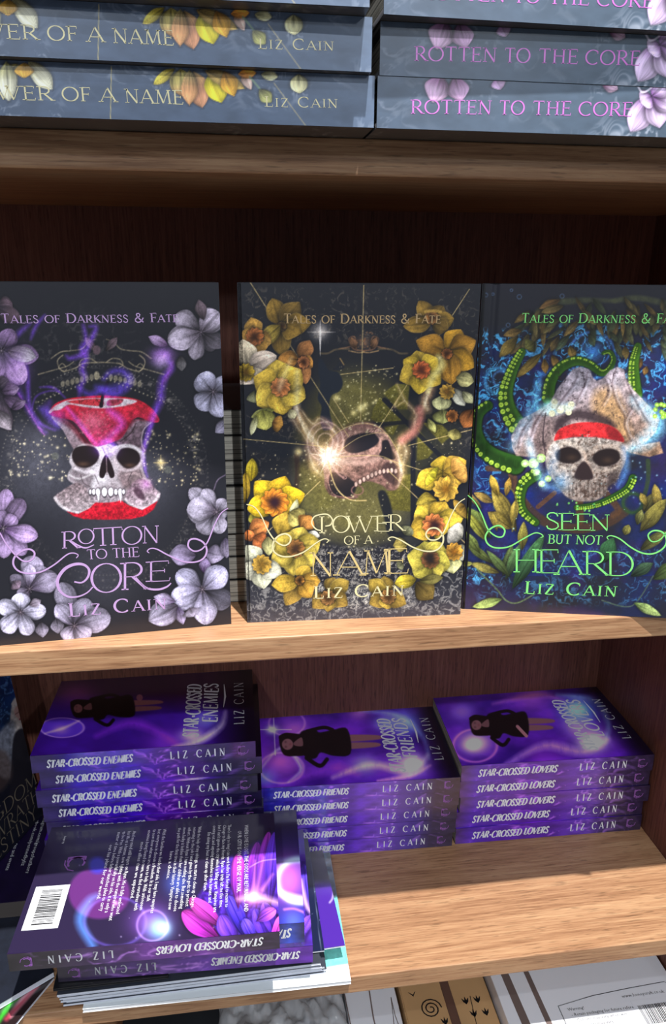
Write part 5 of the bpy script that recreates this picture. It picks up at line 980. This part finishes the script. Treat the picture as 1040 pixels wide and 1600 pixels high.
# ------------------------------------------------------------ the loose pile at the front of the lower shelf
def feather(f, b, t, wd, c, c2):
    f.petal(b, t, wd, np.array(c)*.6, c, c2, p=1.2, vein=.25, rim=.2); f.line([b, t], 1.2, np.array(c)*.45, .6)
def art_back_lovers(f):
    f.field(lambda u, v: .5+.4*fbm(u*.01, v*.01, 2, 3), (40, 32, 62))
    f.disc((155, 1395), 48, (110, 48, 128), .8, .85, 3); f.disc((152, 1352), 13, (60, 60, 200), .8, 1, 4)
    f.line([(145, 1478), (125, 1440), (138, 1410), (150, 1400)], [10, 14, 5], (60, 130, 240), .75, 6, mode='s'); f.ring((180, 1440), 48, 3, (80, 60, 190), .5, .8)
    f.glow((235, 1440), 30, (140, 70, 230), .7, .9); f.glow((248, 1450), 17, (90, 190, 250), 1); f.ring((238, 1446), 24, 2, (160, 110, 240), .6); f.glow((256, 1450), 9, (190, 250, 255), .9)
    f.glow((180, 1411), 4, (250, 160, 250), .9); f.glow((277, 1380), 20, (50, 90, 220), .6)
    f.poly([(290, 1424), (312, 1398), (345, 1345), (372, 1334), (402, 1316), (436, 1296), (446, 1486), (345, 1480), (310, 1460)], (84, 44, 190), 4, .9, tex=.7, ts=.12, smooth=False)
    for b, t, wd, c, c2 in (((345, 1470), (285, 1424), 34, (190, 50, 200), (206, 70, 190)), ((350, 1450), (296, 1404), 26, (190, 60, 190), (200, 80, 170)), ((370, 1478), (345, 1430), 30, (110, 60, 230), (120, 70, 240)), ((390, 1472), (356, 1400), 26, (74, 50, 220), (96, 70, 240)), ((372, 1420), (372, 1334), 24, (170, 60, 220), (210, 70, 200)), ((385, 1430), (402, 1316), 26, (120, 50, 230), (180, 60, 220)), ((400, 1420), (420, 1300), 22, (130, 60, 230), (190, 60, 210)), ((420, 1420), (430, 1300), 24, (90, 50, 200), (110, 60, 220)), ((398, 1470), (380, 1436), 20, (90, 60, 230), (110, 80, 250)), ((420, 1476), (398, 1420), 22, (90, 50, 220), (110, 70, 240)), ((432, 1470), (412, 1410), 22, (100, 50, 220), (140, 80, 240)), ((400, 1440), (430, 1420), 20, (150, 70, 230), (210, 110, 230)), ((424, 1480), (440, 1430), 16, (190, 60, 200), (230, 110, 200))): feather(f, b, t, wd, c, c2)
    f.glow((396, 1402), 18, (240, 130, 200), .8, .8); f.glow((394, 1402), 7, (255, 215, 230), .8); f.line([(372, 1405), (400, 1402), (440, 1412)], [3, 10, 5], (255, 190, 200), .8, 5, mode='s'); f.line([(390, 1355), (410, 1345), (440, 1342)], 2, (190, 150, 255), .6)
    for a, b in (((400, 1398), (412, 1340)), ((410, 1390), (426, 1366)), ((396, 1398), (398, 1345))): f.line([a, b], [6, 2], (240, 120, 220), .6, 3, mode='s')
    f.stars(22, (120, 1300, 350, 1480), (190, 170, 230), .6, 1.4, 4, .6)
def blurb(b, f, lines, x0, ytop, step, size, name, mt, widths=None):
    """small print set with the default outline font, converted to one flat mesh"""
    V = []; Fc = []; M = f.local
    for k, t in enumerate(lines):
        if not t: continue
        cu = bpy.data.curves.new('t', 'FONT'); cu.body = t; cu.size = size; cu.resolution_u = 1
        o = bpy.data.objects.new('t', cu); me = o.to_mesh(); me2 = [v.co.copy() for v in me.vertices]; fs = [tuple(p.vertices) for p in me.polygons]
        if me2:
            w_ = max(v.x for v in me2); sx = (widths[k]/w_) if widths else 1; n0 = len(V)
            V += [M @ Vector(((x0+v.x*sx)*S, (ytop-k*step+v.y)*S, .15*S)) for v in me2]; Fc += [tuple(n0+i for i in p) for p in fs]
        o.to_mesh_clear(); bpy.data.objects.remove(o); bpy.data.curves.remove(cu)
    return meshobj(name, V, Fc, mt, b.o)
def barcode(parent, f, x, y, w_, h_, num, top, rot=0, mt=WHITEP):
    """white label on a printed face with bars and digits; x,y lower left in face mm"""
    M = f.local
    def q(x0, y0, x1, y1, z): return [M @ Vector((a*S, c*S, z*S)) for a, c in ((x0, y0), (x1, y0), (x1, y1), (x0, y1))]
    V = q(x, y, x+w_, y+h_, .25)+q(x, y, x+w_, y+h_, .05); lab = meshobj('barcode_label', V, [(0, 1, 2, 3), (4, 7, 6, 5), (0, 4, 5, 1), (1, 5, 6, 2), (2, 6, 7, 3), (3, 7, 4, 0)], mt, parent)
    V = []; Fc = []; r = random.Random(len(num)); cx = x+w_*.1
    while cx < x+w_*.9:
        bw = r.choice((.4, .5, .8, 1.2)); n0 = len(V); V += q(cx, y+h_*.22, cx+bw, y+h_*.82, .32); Fc.append((n0, n0+1, n0+2, n0+3)); cx += bw+r.choice((.33, .5, .8))
    meshobj('barcode_bars', V, Fc, INKB, lab)
    class B_: pass
    bb = B_(); bb.o = lab; blurb(bb, f, [top, '', num], x+w_*.08, y+h_*.86, h_*.375, h_*.15, 'barcode_digits', INKB, [w_*.84, 1, w_*.84])
def pile_book(label, M, T, art, st, seed, title, tx0, tx1, res=2.0, base=(44, 36, 60), spine_res=2.2):
    b = Book('paperback_book', label, M, 133, 200, T, False)
    f = b.face('back', res, base); art(f); s_ = b.face('spine', spine_res); purple_spine(s_, st, seed)
    b.body(PURP, back=False, spine=False)
    f.build('back_cover', GLOSS, b.o, .5, (120, 100, 160)); s_.build('spine', GLOSS, b.o, .5, (60, 40, 90))
    spine_inks(b, s_, title, tx0, tx1, T, (124, 172), 186, (INKW, SILV, LILAC)); return b, f
ST_P = [(0, (50, 40, 56)), (.1, (56, 40, 60)), (.3, (96, 50, 130)), (.5, (96, 50, 130)), (.65, (70, 46, 96)), (.85, (44, 38, 48)), (1, (40, 36, 42))]
zE = ZC+26
ENE, fE = pile_book('purple paperback lying back cover up, lowest of three in the front pile', M_flipped(142.8, 4.1, zE, 17, math.radians(-2.4)), 17, lambda f: (haze(f, 5, (80, 50, 210), (100, 40, 190)), [feather(f, b, t, wd, c, c2) for b, t, wd, c, c2 in (((470, 1480), (480, 1400), 20, (96, 60, 230), (110, 70, 240)), ((484, 1440), (474, 1350), 20, (90, 60, 220), (110, 80, 240)), ((460, 1478), (486, 1430), 16, (120, 70, 240), (150, 90, 250)))], f.line([(470, 1375), (478, 1412), (488, 1430)], [3, 6, 2], (255, 200, 240), .9, 3, mode='s')), [(0, (90, 40, 150)), (.4, (100, 50, 160)), (.7, (70, 40, 110)), (1, (44, 36, 56))], 71, 'STAR-CROSSED ENEMIES', 10, 80, 1.2)
def art_mid(f):
    f.field(lambda u, v: np.clip((v-1290)/80, 0, 1)*.8+.1, (40, 40, 150)); f.glow((448, 1375), 30, (230, 90, 200), .9, 1.2); f.ring((466, 1376), 32, 5, (150, 200, 255), .95, 1.05); f.line([(430, 1390), (452, 1402), (480, 1408)], [4, 12, 12], (255, 240, 250), 1, 4); f.line([(444, 1421), (460, 1420), (480, 1428)], 3, (230, 130, 210), .8, 2); f.glow((458, 1440), 18, (60, 90, 230), .8); f.line([(434, 1345), (470, 1342)], 5, (60, 130, 240), .7, 5, mode='s')
MID, fM = pile_book('purple paperback with a glowing pink circle, middle of three in the front pile', M_flipped(136.6, 8.5, zE+17.1, 19.8, math.radians(-2.4)), 19.8, art_mid, [(0, (50, 46, 90)), (.06, (60, 80, 180)), (.14, (50, 44, 84)), (1, (40, 36, 60))], 74, 'STAR-CROSSED FRIENDS', 10, 86, 1.6)
TOP, fT = pile_book('purple paperback with a white barcode label, back cover up on top of the front pile', M_flipped(115.3, -15.2, zE+37.0, 16.5, math.radians(-1.8)), 16.5, art_back_lovers, ST_P, 77, 'STAR-CROSSED LOVERS', 12, 92, 2.4)
# on the back cover x runs towards the spine and y towards the head (right in the photograph)
Hh = 200
blurb(TOP, fT, ['WHEN LOVE IS LOST, THE GODS ARE RETURNING, AND', '      OUR CITY IS ON THE VERGE OF WAR.'], 14, Hh-27, 6.0, 5.0, 'tagline_lettering', INKW, [98, 78])
L1 = ["There's only so long I can work before I'm forced to return to", 'Chicago to face my friends. Ryan has truly left me this time,', "but I can't ignore the city which is falling apart. Vampires are", 'coming out and exposing themselves to the humans, and', "       I'm doing my best to clean up after them.", '', 'With the help of my siblings, we start to clean up Chicago,', 'returning to the job I was given by the gods; to protect', 'others. Without Ryan I have nothing else. But something', 'more lucky is hidden than her children are able to choose', 'the path for the first time in their history. Vampires now', '                  have a choice.', '', 'With the families we decide their side. I may have vampires', 'but everyone is chosen a freedom. It is our task', 'to now show what we are here to help. With unforeseen', 'enemies being found in town, we find ourselves with', '          more allies than we expected.', '', 'And my mind still lingers on Ryan. He is fully embraced', 'his life as a human, now fighting with the vampires who want', 'to be free. With a powerful ally on his side, it is only a', 'matter of time before father launches plans to carry', '          out his plans for our world.']
W1 = [94, 94, 98, 88, 76, 1, 92, 90, 92, 94, 92, 60, 1, 94, 82, 90, 90, 78, 1, 92, 98, 90, 88, 76]
blurb(TOP, fT, L1, 12, Hh-42, 4.45, 4.3, 'blurb_lettering', INKW, W1)
barcode(TOP.o, fT, 70, 4.5, 43, 27, '9 781917 530033', 'ISBN 978-1-917530-03-3')
i = Ink(); logo(i, 44, 30, 8.5); i.build('back_logo', LILAC, TOP.o, fT)
blurb(TOP, fT, ['design by'], 12, 14, 4, 2.6, 'credit_lettering', INKW)
# magazines and notebooks under the books
def slab(name, label, cat, pts, z, t, mt_top, mt_side, group=None, art=None, res=1.2, base=(30, 30, 40)):
    """thin bound sheet set: body part + printed cover part. pts: three corners (front left, front right, back left) in mm"""
    a, b_, c = [Vector((*p, z)) for p in pts]; ex = (b_-a); w_ = ex.length; ex.normalize(); ey = Vector((0, 0, 1)).cross(ex); h_ = (c-a).length
    M = basis(a, ex, ey, Vector((0, 0, 1))); o = empty(name, label, cat, M, group)
    box('pages', (.3, .3, .25), (w_-.3, h_-.3, t-.25), mt_side, o); box('back_cover', (0, 0, 0), (w_, h_, .25), mt_side, o)
    if art:
        L = frame((0, 0, t), (1, 0, 0), (0, 1, 0)); f = Face(w_, h_, res, M @ L, L, base); art(f); f.build('front_cover', GLOSS, o, .25, (150, 150, 160))
    else: box('front_cover', (0, 0, t-.25), (w_, h_, t), mt_top, o)
    return o
NAVY = newmat('mottled_navy_board', (30, 36, 52), .45, noise=.6, nscale=90)
WSIDE = newmat('white_trimmed_edges', (214, 218, 230), .7, noise=.1)
GREYC = newmat('dark_grey_card', (58, 62, 74), .4, .5, noise=.2)
def art_white(f): f.field(lambda u, v: 1+0*u, (222, 228, 232)); f.poly([(500, 1335), (512, 1320), (535, 1392), (548, 1505), (505, 1512), (495, 1400)], (120, 214, 204), 1, smooth=False, tex=.1); f.poly([(495, 1330), (516, 1330), (528, 1395), (500, 1395)], (44, 64, 86), 3, 1, tex=.5); f.disc((508, 1365), 6, (90, 130, 130), .7)
slab('white_booklet', 'white booklet with a turquoise cover corner, bottom of the front pile', 'booklet', ((160, -3.6), (374, -6.6), (161.5, 146)), ZC+.05, 3.4, WHITEP, WHITEP, art=art_white)
mg = 'thin booklets with white edges in the front pile'
z0 = ZC+3.6
offs = [(144.5, -1), (147, .5), (143, -.2), (145, .3), (142.8, -.4), (141.8, .6), (141.5, 0)]
for k, (x, y) in enumerate(offs):
    slab('thin_booklet', ['lowest', 'second lowest', 'third lowest', 'middle', 'third highest', 'second highest', 'highest'][k]+' of the seven thin white-edged booklets in the front pile', 'booklet', ((x, y+2.0-.6*k), (x+208, y+3.5-.6*k), (x+1, y+130)), z0+k*2.25, 2.1, GREYC, WSIDE, mg)
def art_purp(f):
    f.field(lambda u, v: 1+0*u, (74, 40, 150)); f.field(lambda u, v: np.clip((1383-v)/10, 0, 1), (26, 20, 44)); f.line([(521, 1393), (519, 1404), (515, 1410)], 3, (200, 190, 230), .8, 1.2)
slab('purple_booklet', 'plain purple booklet jutting out at an angle from the right of the front pile', 'booklet', ((208, 5), (371.7, 12.5), (203, 116)), z0+15.8, 1.4, PURP, WSIDE, art=art_purp)
def art_navy(f):
    f.field(lambda u, v: .9+.1*fbm(u*.2, v*.2, 3, 2), (26, 34, 66)); f.stars(26, (480, 1330, 510, 1510), (150, 170, 210), .5, 1.1, 3); f.line([(484, 1318), (492, 1400), (503, 1500)], .8, (140, 150, 180), .7)
slab('navy_booklet', 'starry navy booklet just right of the purple paperbacks in the front pile', 'booklet', ((146, 8.5), (353.8, 8.5), (148, 140)), z0+17.4, 1.2, NAVY, WSIDE, art=art_navy)
for k, (x, y, t) in enumerate(((139.3, 7.5, 2.2),)):
    o = empty('black_notebook', 'slim black clothbound notebook at the left of the front pile', 'notebook', loc=(x, y, z0+18.8)); box('cover', (0, -8.5, 0), (88, 60, .8), BLACK, o); box('page_block', (1, -7.5, .8), (87, 60, .9+t-1.2), WSIDE, o); box('cover', (0, -8.5, .9+t-1.2), (88, 60, .9+t-.5), BLACK, o)

# ------------------------------------------------------------ things at the left of the lower shelf
slab('navy_magazine', 'white-edged magazine with a mottled navy cover at the far left of the lower shelf', 'magazine', ((7.5, -52), (132, 30), (-108, 122)), ZC+3, 5, NAVY, WSIDE)
FL = Book('paperback_book', 'dark purple paperback lying back cover up at the far left, below the upright blue book', M_flipped(-99, 92, ZC+8.2, 17, 0), 133, 200, 17, False)
ff = FL.face('back', 1.0, (26, 16, 50)); haze(ff, 9, (24, 14, 50), (14, 10, 30)); FL.body(PURP, back=False); FL.o.children[-1].data.materials[0] = newmat('shade_darkened_page_edges', (70, 64, 62), .8); ff.build('back_cover', GLOSS, FL.o, .5, (60, 50, 80))  # page colour darkened to stand in for shade on this book
blurb(FL, ff, ['instagram.com/groups/authors', 'facebook.com/pennedbyliz', '', 'Follow for updates and events'], 20, 200-12, 6.5, 5, 'blurb_lettering', SILV, [80, 70, 1, 74])
# upright book
Mx = Matrix.Identity(4)
e1 = Vector((.387, .922, 0)).normalized(); nrm = Vector((e1.y, -e1.x, 0)); lean = .10; up = Vector((0, 0, 1))*math.cos(lean)-nrm*math.sin(lean); nr = e1.cross(up)
KB = Book('paperback_book', 'blue book with a pale-haired woman standing upright at the far left of the lower shelf', basis(Vector((86, 200, ZC+26.2))-e1*125-nr*19, e1, up, nr), 129, 178, 19, False)
fk = KB.face('front', 1.3, (18, 20, 34))
def art_king(f):
    f.field(lambda u, v: np.clip(fbm(u*.04, v*.03, 4, 3)*1.6-.3, 0, 1)*np.clip((1200-v)/90, 0, 1), (24, 60, 120)); scratch(f, (-40, 1040, 90, 1140), (90, 130, 180), .6, .09, 3, .7)
    f.poly([(22, 1092), (34, 1085), (44, 1098), (42, 1120), (50, 1140), (54, 1180), (46, 1190), (20, 1180), (16, 1130), (18, 1104)], (196, 186, 184), 1.5, tex=.3); f.poly([(-10, 1160), (18, 1125), (24, 1150), (16, 1215), (-10, 1200)], (120, 124, 140), 3, .9, tex=.4); f.poly([(38, 1088), (56, 1082), (66, 1096), (60, 1112), (48, 1106), (40, 1098)], (110, 100, 110), 2, .8, tex=.4)
    f.disc((30, 1112), 8, (190, 150, 146), 1, 1.3); f.line([(24, 1116), (30, 1112)], 1.2, (80, 40, 50), .8); f.disc((31, 1124), 1.6, (130, 40, 60), .9); f.line([(20, 1100), (26, 1094), (36, 1096)], 5, (206, 196, 190), .9)
    f.poly([(22, 1150), (34, 1138), (42, 1150), (48, 1190), (50, 1260), (18, 1260), (18, 1190)], (30, 28, 38), 1.5, .97); f.poly([(-20, 1180), (10, 1175), (18, 1215), (-10, 1240)], (90, 70, 66), 4, .6)
art_king(fk); KB.body(BLACK, front=False); fk.build('front_cover', HARD, KB.o, .5, (30, 30, 40))
i = Ink()
for t, x0, x1, y in (('LIZ', 8, 30, 160), ('CAIN', 62, 112, 160)): i.text(t, (x0, y), (x1, y), 12, wt=.12, serif=.05, track=.3)
i.build('author_lettering', SILV, KB.o, fk)
i = Ink()
for t, x0, x1, y in (('KINGDOM', 30, 132, 37), ('OF WRATH', 34, 130, 20), ('& DESTINY', 20, 122, 4)): i.text(t, (x0, y), (x1, y), 14, wt=.10, serif=.06, track=.04)
i.build('title_lettering', newmat('dull_bronze_ink', (110, 100, 88), .5), KB.o, fk)
# glossy cards sticking out at the front left
def art_gl(f): f.field(lambda u, v: 1+0*u, (40, 28, 30)); f.line([(-8, 1600), (14, 1572), (40, 1542)], [10, 9, 4], (60, 170, 50), 1, 3, tex=.5); f.line([(16, 1588), (36, 1562), (58, 1540)], [5, 9, 5], (226, 190, 200), 1, 3); f.line([(10, 1592), (40, 1560), (64, 1534)], [7, 6, 3], (170, 60, 80), .9, 3)
u1 = Vector((31.4, 47.1, 0)).normalized()
slab('glossy_leaflet', 'glossy dark leaflet with green and pink streaks at the front left corner', 'leaflet', ((-26.5, 52), (104, -20), (1, 102)), ZC+.05, 2.4, BLACK, WSIDE, art=art_gl, res=1.6)
# ------------------------------------------------------------ compartment below the lower shelf
ZD = -640
def extrude_outline(name, pts, z0, z1, mt, parent=None, bev=1.0):
    bm = bmesh.new(); vs = [bm.verts.new((x*S, y*S, z0*S)) for x, y in pts]; fc = bm.faces.new(vs)
    r = bmesh.ops.extrude_face_region(bm, geom=[fc]); bmesh.ops.translate(bm, verts=[v for v in r['geom'] if isinstance(v, bmesh.types.BMVert)], vec=(0, 0, (z1-z0)*S))
    bmesh.ops.recalc_face_normals(bm, faces=bm.faces)
    if bev: bmesh.ops.bevel(bm, geom=list(bm.edges), offset=bev*S, segments=2, affect='EDGES')
    me = bpy.data.meshes.new(name); bm.to_mesh(me); bm.free(); me.materials.append(mt); o = bpy.data.objects.new(name, me); COL.objects.link(o); o.parent = parent
    return o
CARTON = newmat('white_carton', (236, 238, 246), .55, noise=.05, nscale=8); BROWN = newmat('brown_print', (112, 96, 92), .6)
zt = -428
# white carton with brown bars and a printed panel
ct = empty('white_carton', 'white carton with two brown bars and a barcode panel, bottom right compartment', 'box', basis((531, -42, ZD+.1), Vector((math.cos(.0), math.sin(.0), 0)), Vector((0, 1, 0)), Vector((0, 0, 1))))
hh = zt-ZD
box('body', (0, 0, 0), (176, 150, hh-.6), CARTON, ct, 1)
box('lid', (-.8, -.8, hh-22), (176.8, 150.8, hh), CARTON, ct, 1.0)
def top_poly(name, pts, mt, parent=ct, z=hh): return meshobj(name, [(x*S, y*S, (z+.15)*S) for x, y in pts], [tuple(range(len(pts)))], mt, parent)
top_poly('brown_bar', [(13, 0), (21, 0), (17, 150), (9, 150)], BROWN); top_poly('brown_bar', [(35, 0), (41, 0), (38, 150), (33, 150)], BROWN)
Lf = frame((0, 0, hh), (1, 0, 0), (0, 1, 0)); fc = Face(176, 150, .02, ct.matrix_world @ Lf, Lf)
i = Ink(); i.z = .25
i.ribbon([(52, 20), (52.5, 78), (90, 84), (130, 87), (168, 89), (173, 84), (172, 20)], .7); i.build('panel_outline', INKB, ct, fc)
class _B: pass
cb = _B(); cb.o = ct
blurb(cb, fc, ['Warning!', ' - Retain packaging for future reference', ' - Colours may vary when wet', ' - Contents may vary', ' - Keep away from fire', ' - Not suitable for young children'], 60, 72, 5.6, 4.4, 'warning_lettering', INKB)
blurb(cb, fc, ['www.honeycraft.co.uk'], 118, 78, 5, 4.8, 'web_lettering', INKB, [44])
barcode(ct, fc, 124, 42, 40, 32, '5 060687 808319', ' ', mt=CARTON)
# brown paper bag with black swirls
KR = newmat('brown_kraft_paper', (206, 164, 116), .75, .2, noise=.15, nscale=20); KD = newmat('kraft_fold', (96, 66, 54), .8)
kb = empty('kraft_paper_bag', 'brown kraft paper bag printed with black scrolls, between the white bag and the carton', 'bag', basis((440, -30, ZD+.1), Vector((1, 0, 0)), Vector((0, 1, 0)), Vector((0, 0, 1))))
extrude_outline('bag_body', [(0, 0), (40, 0), (43, 8), (49, 8), (52, 0), (88, 0), (88, 150), (52, 150), (48, 143), (42, 150), (0, 150)], 0, 196, KR, kb, 1)
box('bag_fold', (41.5, 2, 190), (51, 148, 197.2), KD, kb, 2)
fkb = Face(90, 150, .02, kb.matrix_world, frame((0, 0, 196), (1, 0, 0), (0, 1, 0)))
i = Ink(); i.z = .2
def spiral(cx, cy, r, turns, a0, s_=1):
    n = int(turns*14); return [(cx+r*(1-.85*k/n)*math.cos(a0+s_*k/14*6.283), cy+r*(1-.85*k/n)*math.sin(a0+s_*k/14*6.283)) for k in range(n+1)]
for cx, cy, r, a in ((26, 92, 9, 0), (26, 55, 10, 1.2), (70, 60, 9, 2.2), (24, 20, 10, 0), (68, 20, 10, 1.0)): i.ribbon(spiral(cx, cy, r*1.2, 2.3, a), 1.3)
for cx, cy in ((36, 74), (8, 66), (34, 38), (62, 92), (74, 92), (66, 78), (78, 78), (60, 40), (80, 40)):
    for da in (-.6, 0, .6): i.ribbon([(cx, cy), (cx+3*math.sin(da), cy+4*math.cos(da)), (cx+6*math.sin(da), cy+8*math.cos(da))], [.4, 2.2, .3])
i.ribbon([(8, 112), (12, 108), (15, 112)], [.5, 2, .5]); i.ribbon([(60, 30), (64, 60), (68, 100)], .7); i.build('printed_scrolls', INKB, kb, fkb)
# white gift bag with thin brown outlines
wb = empty('white_gift_bag', 'white paper gift bag with thin brown panel lines, beside the kraft bag', 'bag', basis((385, -26, ZD+.1), Vector((1, 0, 0)), Vector((0, 1, 0)), Vector((0, 0, 1))))
box('bag_body', (0, 0, 0), (52, 150, 190), CARTON, wb, 2); fwb = Face(52, 150, .02, wb.matrix_world, frame((0, 0, 190), (1, 0, 0), (0, 1, 0)))
i = Ink(); i.z = .2; i.ribbon([(6, 0), (2, 60), (0.5, 120)], .9); i.ribbon([(26, 20), (24.5, 92), (27, 148)], 1.3); i.ribbon([(26, 40), (30, 37), (52, 38)], 1.3); i.ribbon([(40, 60), (44, 90), (46, 110)], .7); i.ribbon([(50, 60), (46, 90), (46, 110)], .7); i.build('panel_lines', BROWN, wb, fwb)
mm_ = newmat('lilac_trinket', (120, 100, 140), .4)
def lump(name, c, r, mt, parent, seed=1, sq=(1, 1, 1), sub=3, amp=.25, fr=1.6):
    bm = bmesh.new(); bmesh.ops.create_icosphere(bm, subdivisions=sub, radius=1)
    from mathutils import noise
    for v in bm.verts:
        n = noise.noise(v.co*fr+Vector((seed*3.1, seed, 0)))+.5*noise.noise(v.co*fr*2.7+Vector((seed, 9, 1))); v.co = v.co*(1+amp*n)
        v.co = Vector((c[0]+v.co.x*r*sq[0], c[1]+v.co.y*r*sq[1], c[2]+v.co.z*r*sq[2]))*S
    me = bpy.data.meshes.new(name); bm.to_mesh(me); bm.free(); me.materials.append(mt); me.polygons.foreach_set('use_smooth', [True]*len(me.polygons)); o = bpy.data.objects.new(name, me); COL.objects.link(o); o.parent = parent
    return o
rb = empty('ribbon_bow', 'small brown and lilac bow on the white gift bag', 'bow', loc=(432, 24, -449.5))
lump('loop', (-5, 0, 3), 6, BROWN, rb, 1, (1.3, .8, .55)); lump('loop', (6, 1, 3), 6, BROWN, rb, 2, (1.3, .8, .55)); lump('knot', (0, -1, 4), 4.5, mm_, rb, 3, (1, 1, .8)); lump('tail', (4, -14, 3), 7, mm_, rb, 4, (.6, 1.4, .4))
# crumpled clear bag on dark stock
PL = bpy.data.materials.new('clear_plastic_film'); PL.use_nodes = True; b_ = PL.node_tree.nodes['Principled BSDF']; b_.inputs['Base Color'].default_value = (.78, .8, .84, 1); b_.inputs['Roughness'].default_value = .18; b_.inputs['Alpha'].default_value = .42; b_.inputs['Specular IOR Level'].default_value = .8
tcp = PL.node_tree.nodes.new('ShaderNodeTexCoord'); mp_ = PL.node_tree.nodes.new('ShaderNodeMapping'); mp_.inputs['Scale'].default_value = (60, 14, 30); mp_.inputs['Rotation'].default_value = (0, 0, .7); nz = PL.node_tree.nodes.new('ShaderNodeTexNoise'); nz.inputs['Scale'].default_value = 1.2; bpn = PL.node_tree.nodes.new('ShaderNodeBump'); bpn.inputs['Strength'].default_value = .9; bpn.inputs['Distance'].default_value = .004
PL.node_tree.links.new(tcp.outputs['Object'], mp_.inputs[0]); PL.node_tree.links.new(mp_.outputs[0], nz.inputs['Vector']); PL.node_tree.links.new(nz.outputs['Fac'], bpn.inputs['Height']); PL.node_tree.links.new(bpn.outputs['Normal'], b_.inputs['Normal'])
db = empty('dark_storage_box', 'dark box under the crumpled clear plastic bag in the bottom compartment', 'box', loc=(170, -34, ZD+.1))
box('body', (0, 0, 0), (206, 160, 182), newmat('dark_green_black_card', (34, 40, 44), .6, noise=.5, nscale=14), db, 2); box('lid', (-2, -2, 172), (208, 162, 188), newmat('dark_card_lid', (40, 46, 52), .5, noise=.5, nscale=14), db, 2)
pb = empty('clear_plastic_bag', 'crumpled clear plastic bag with pale contents, at the left of the bottom compartment', 'bag', loc=(322, 38, ZD+188.5))
def sheet(name, w_, d_, h0, mt, parent, seed, amp, fr, n=46, off=(0, 0, 0)):
    """crumpled closed film pouch: folded grid, upper and lower skins"""
    from mathutils import noise
    V = []; Fc = []
    for sgn in (1, -1):
        for j in range(n+1):
            for i_ in range(n+1):
                u = i_/n*2-1; v = j/n*2-1; e = max(0, (1-u**4)*(1-v**4))**.5
                q = Vector((u*fr+v*.8, v*fr*.5-u*.5, seed)); r = abs(noise.noise(q))+.5*abs(noise.noise(q*2.3))+.25*abs(noise.noise(q*5.1))
                z = h0*e*(.55+.45*sgn*.9)+(amp*e*(r-.35) if sgn > 0 else 0)
                V.append(((u*w_*(1+.06*noise.noise(Vector((v*3, seed, 0))))+off[0])*S, (v*d_*(1+.08*noise.noise(Vector((u*3, seed, 5))))+off[1])*S, (z+off[2])*S))
        b0 = 0 if sgn > 0 else (n+1)**2
        for j in range(n):
            for i_ in range(n):
                a = b0+j*(n+1)+i_; f4 = (a, a+1, a+n+2, a+n+1); Fc.append(f4 if sgn > 0 else f4[::-1])
    return meshobj(name, V, Fc, mt, parent, smooth=True)
sheet('bag_film', 62, 60, 30, PL, pb, 5, 26, 2.6)
lump('contents', (-28, 2, 12), 15, newmat('beige_fabric', (176, 160, 156), .8, noise=.3, nscale=40), pb, 6, (1.4, 1.3, .6), 4, .3, 2.0)
lump('contents', (20, 6, 10), 12, newmat('blue_grey_tissue', (70, 84, 120), .6, noise=.4, nscale=40), pb, 7, (1.0, 1.8, .6), 4, .35, 2.4)
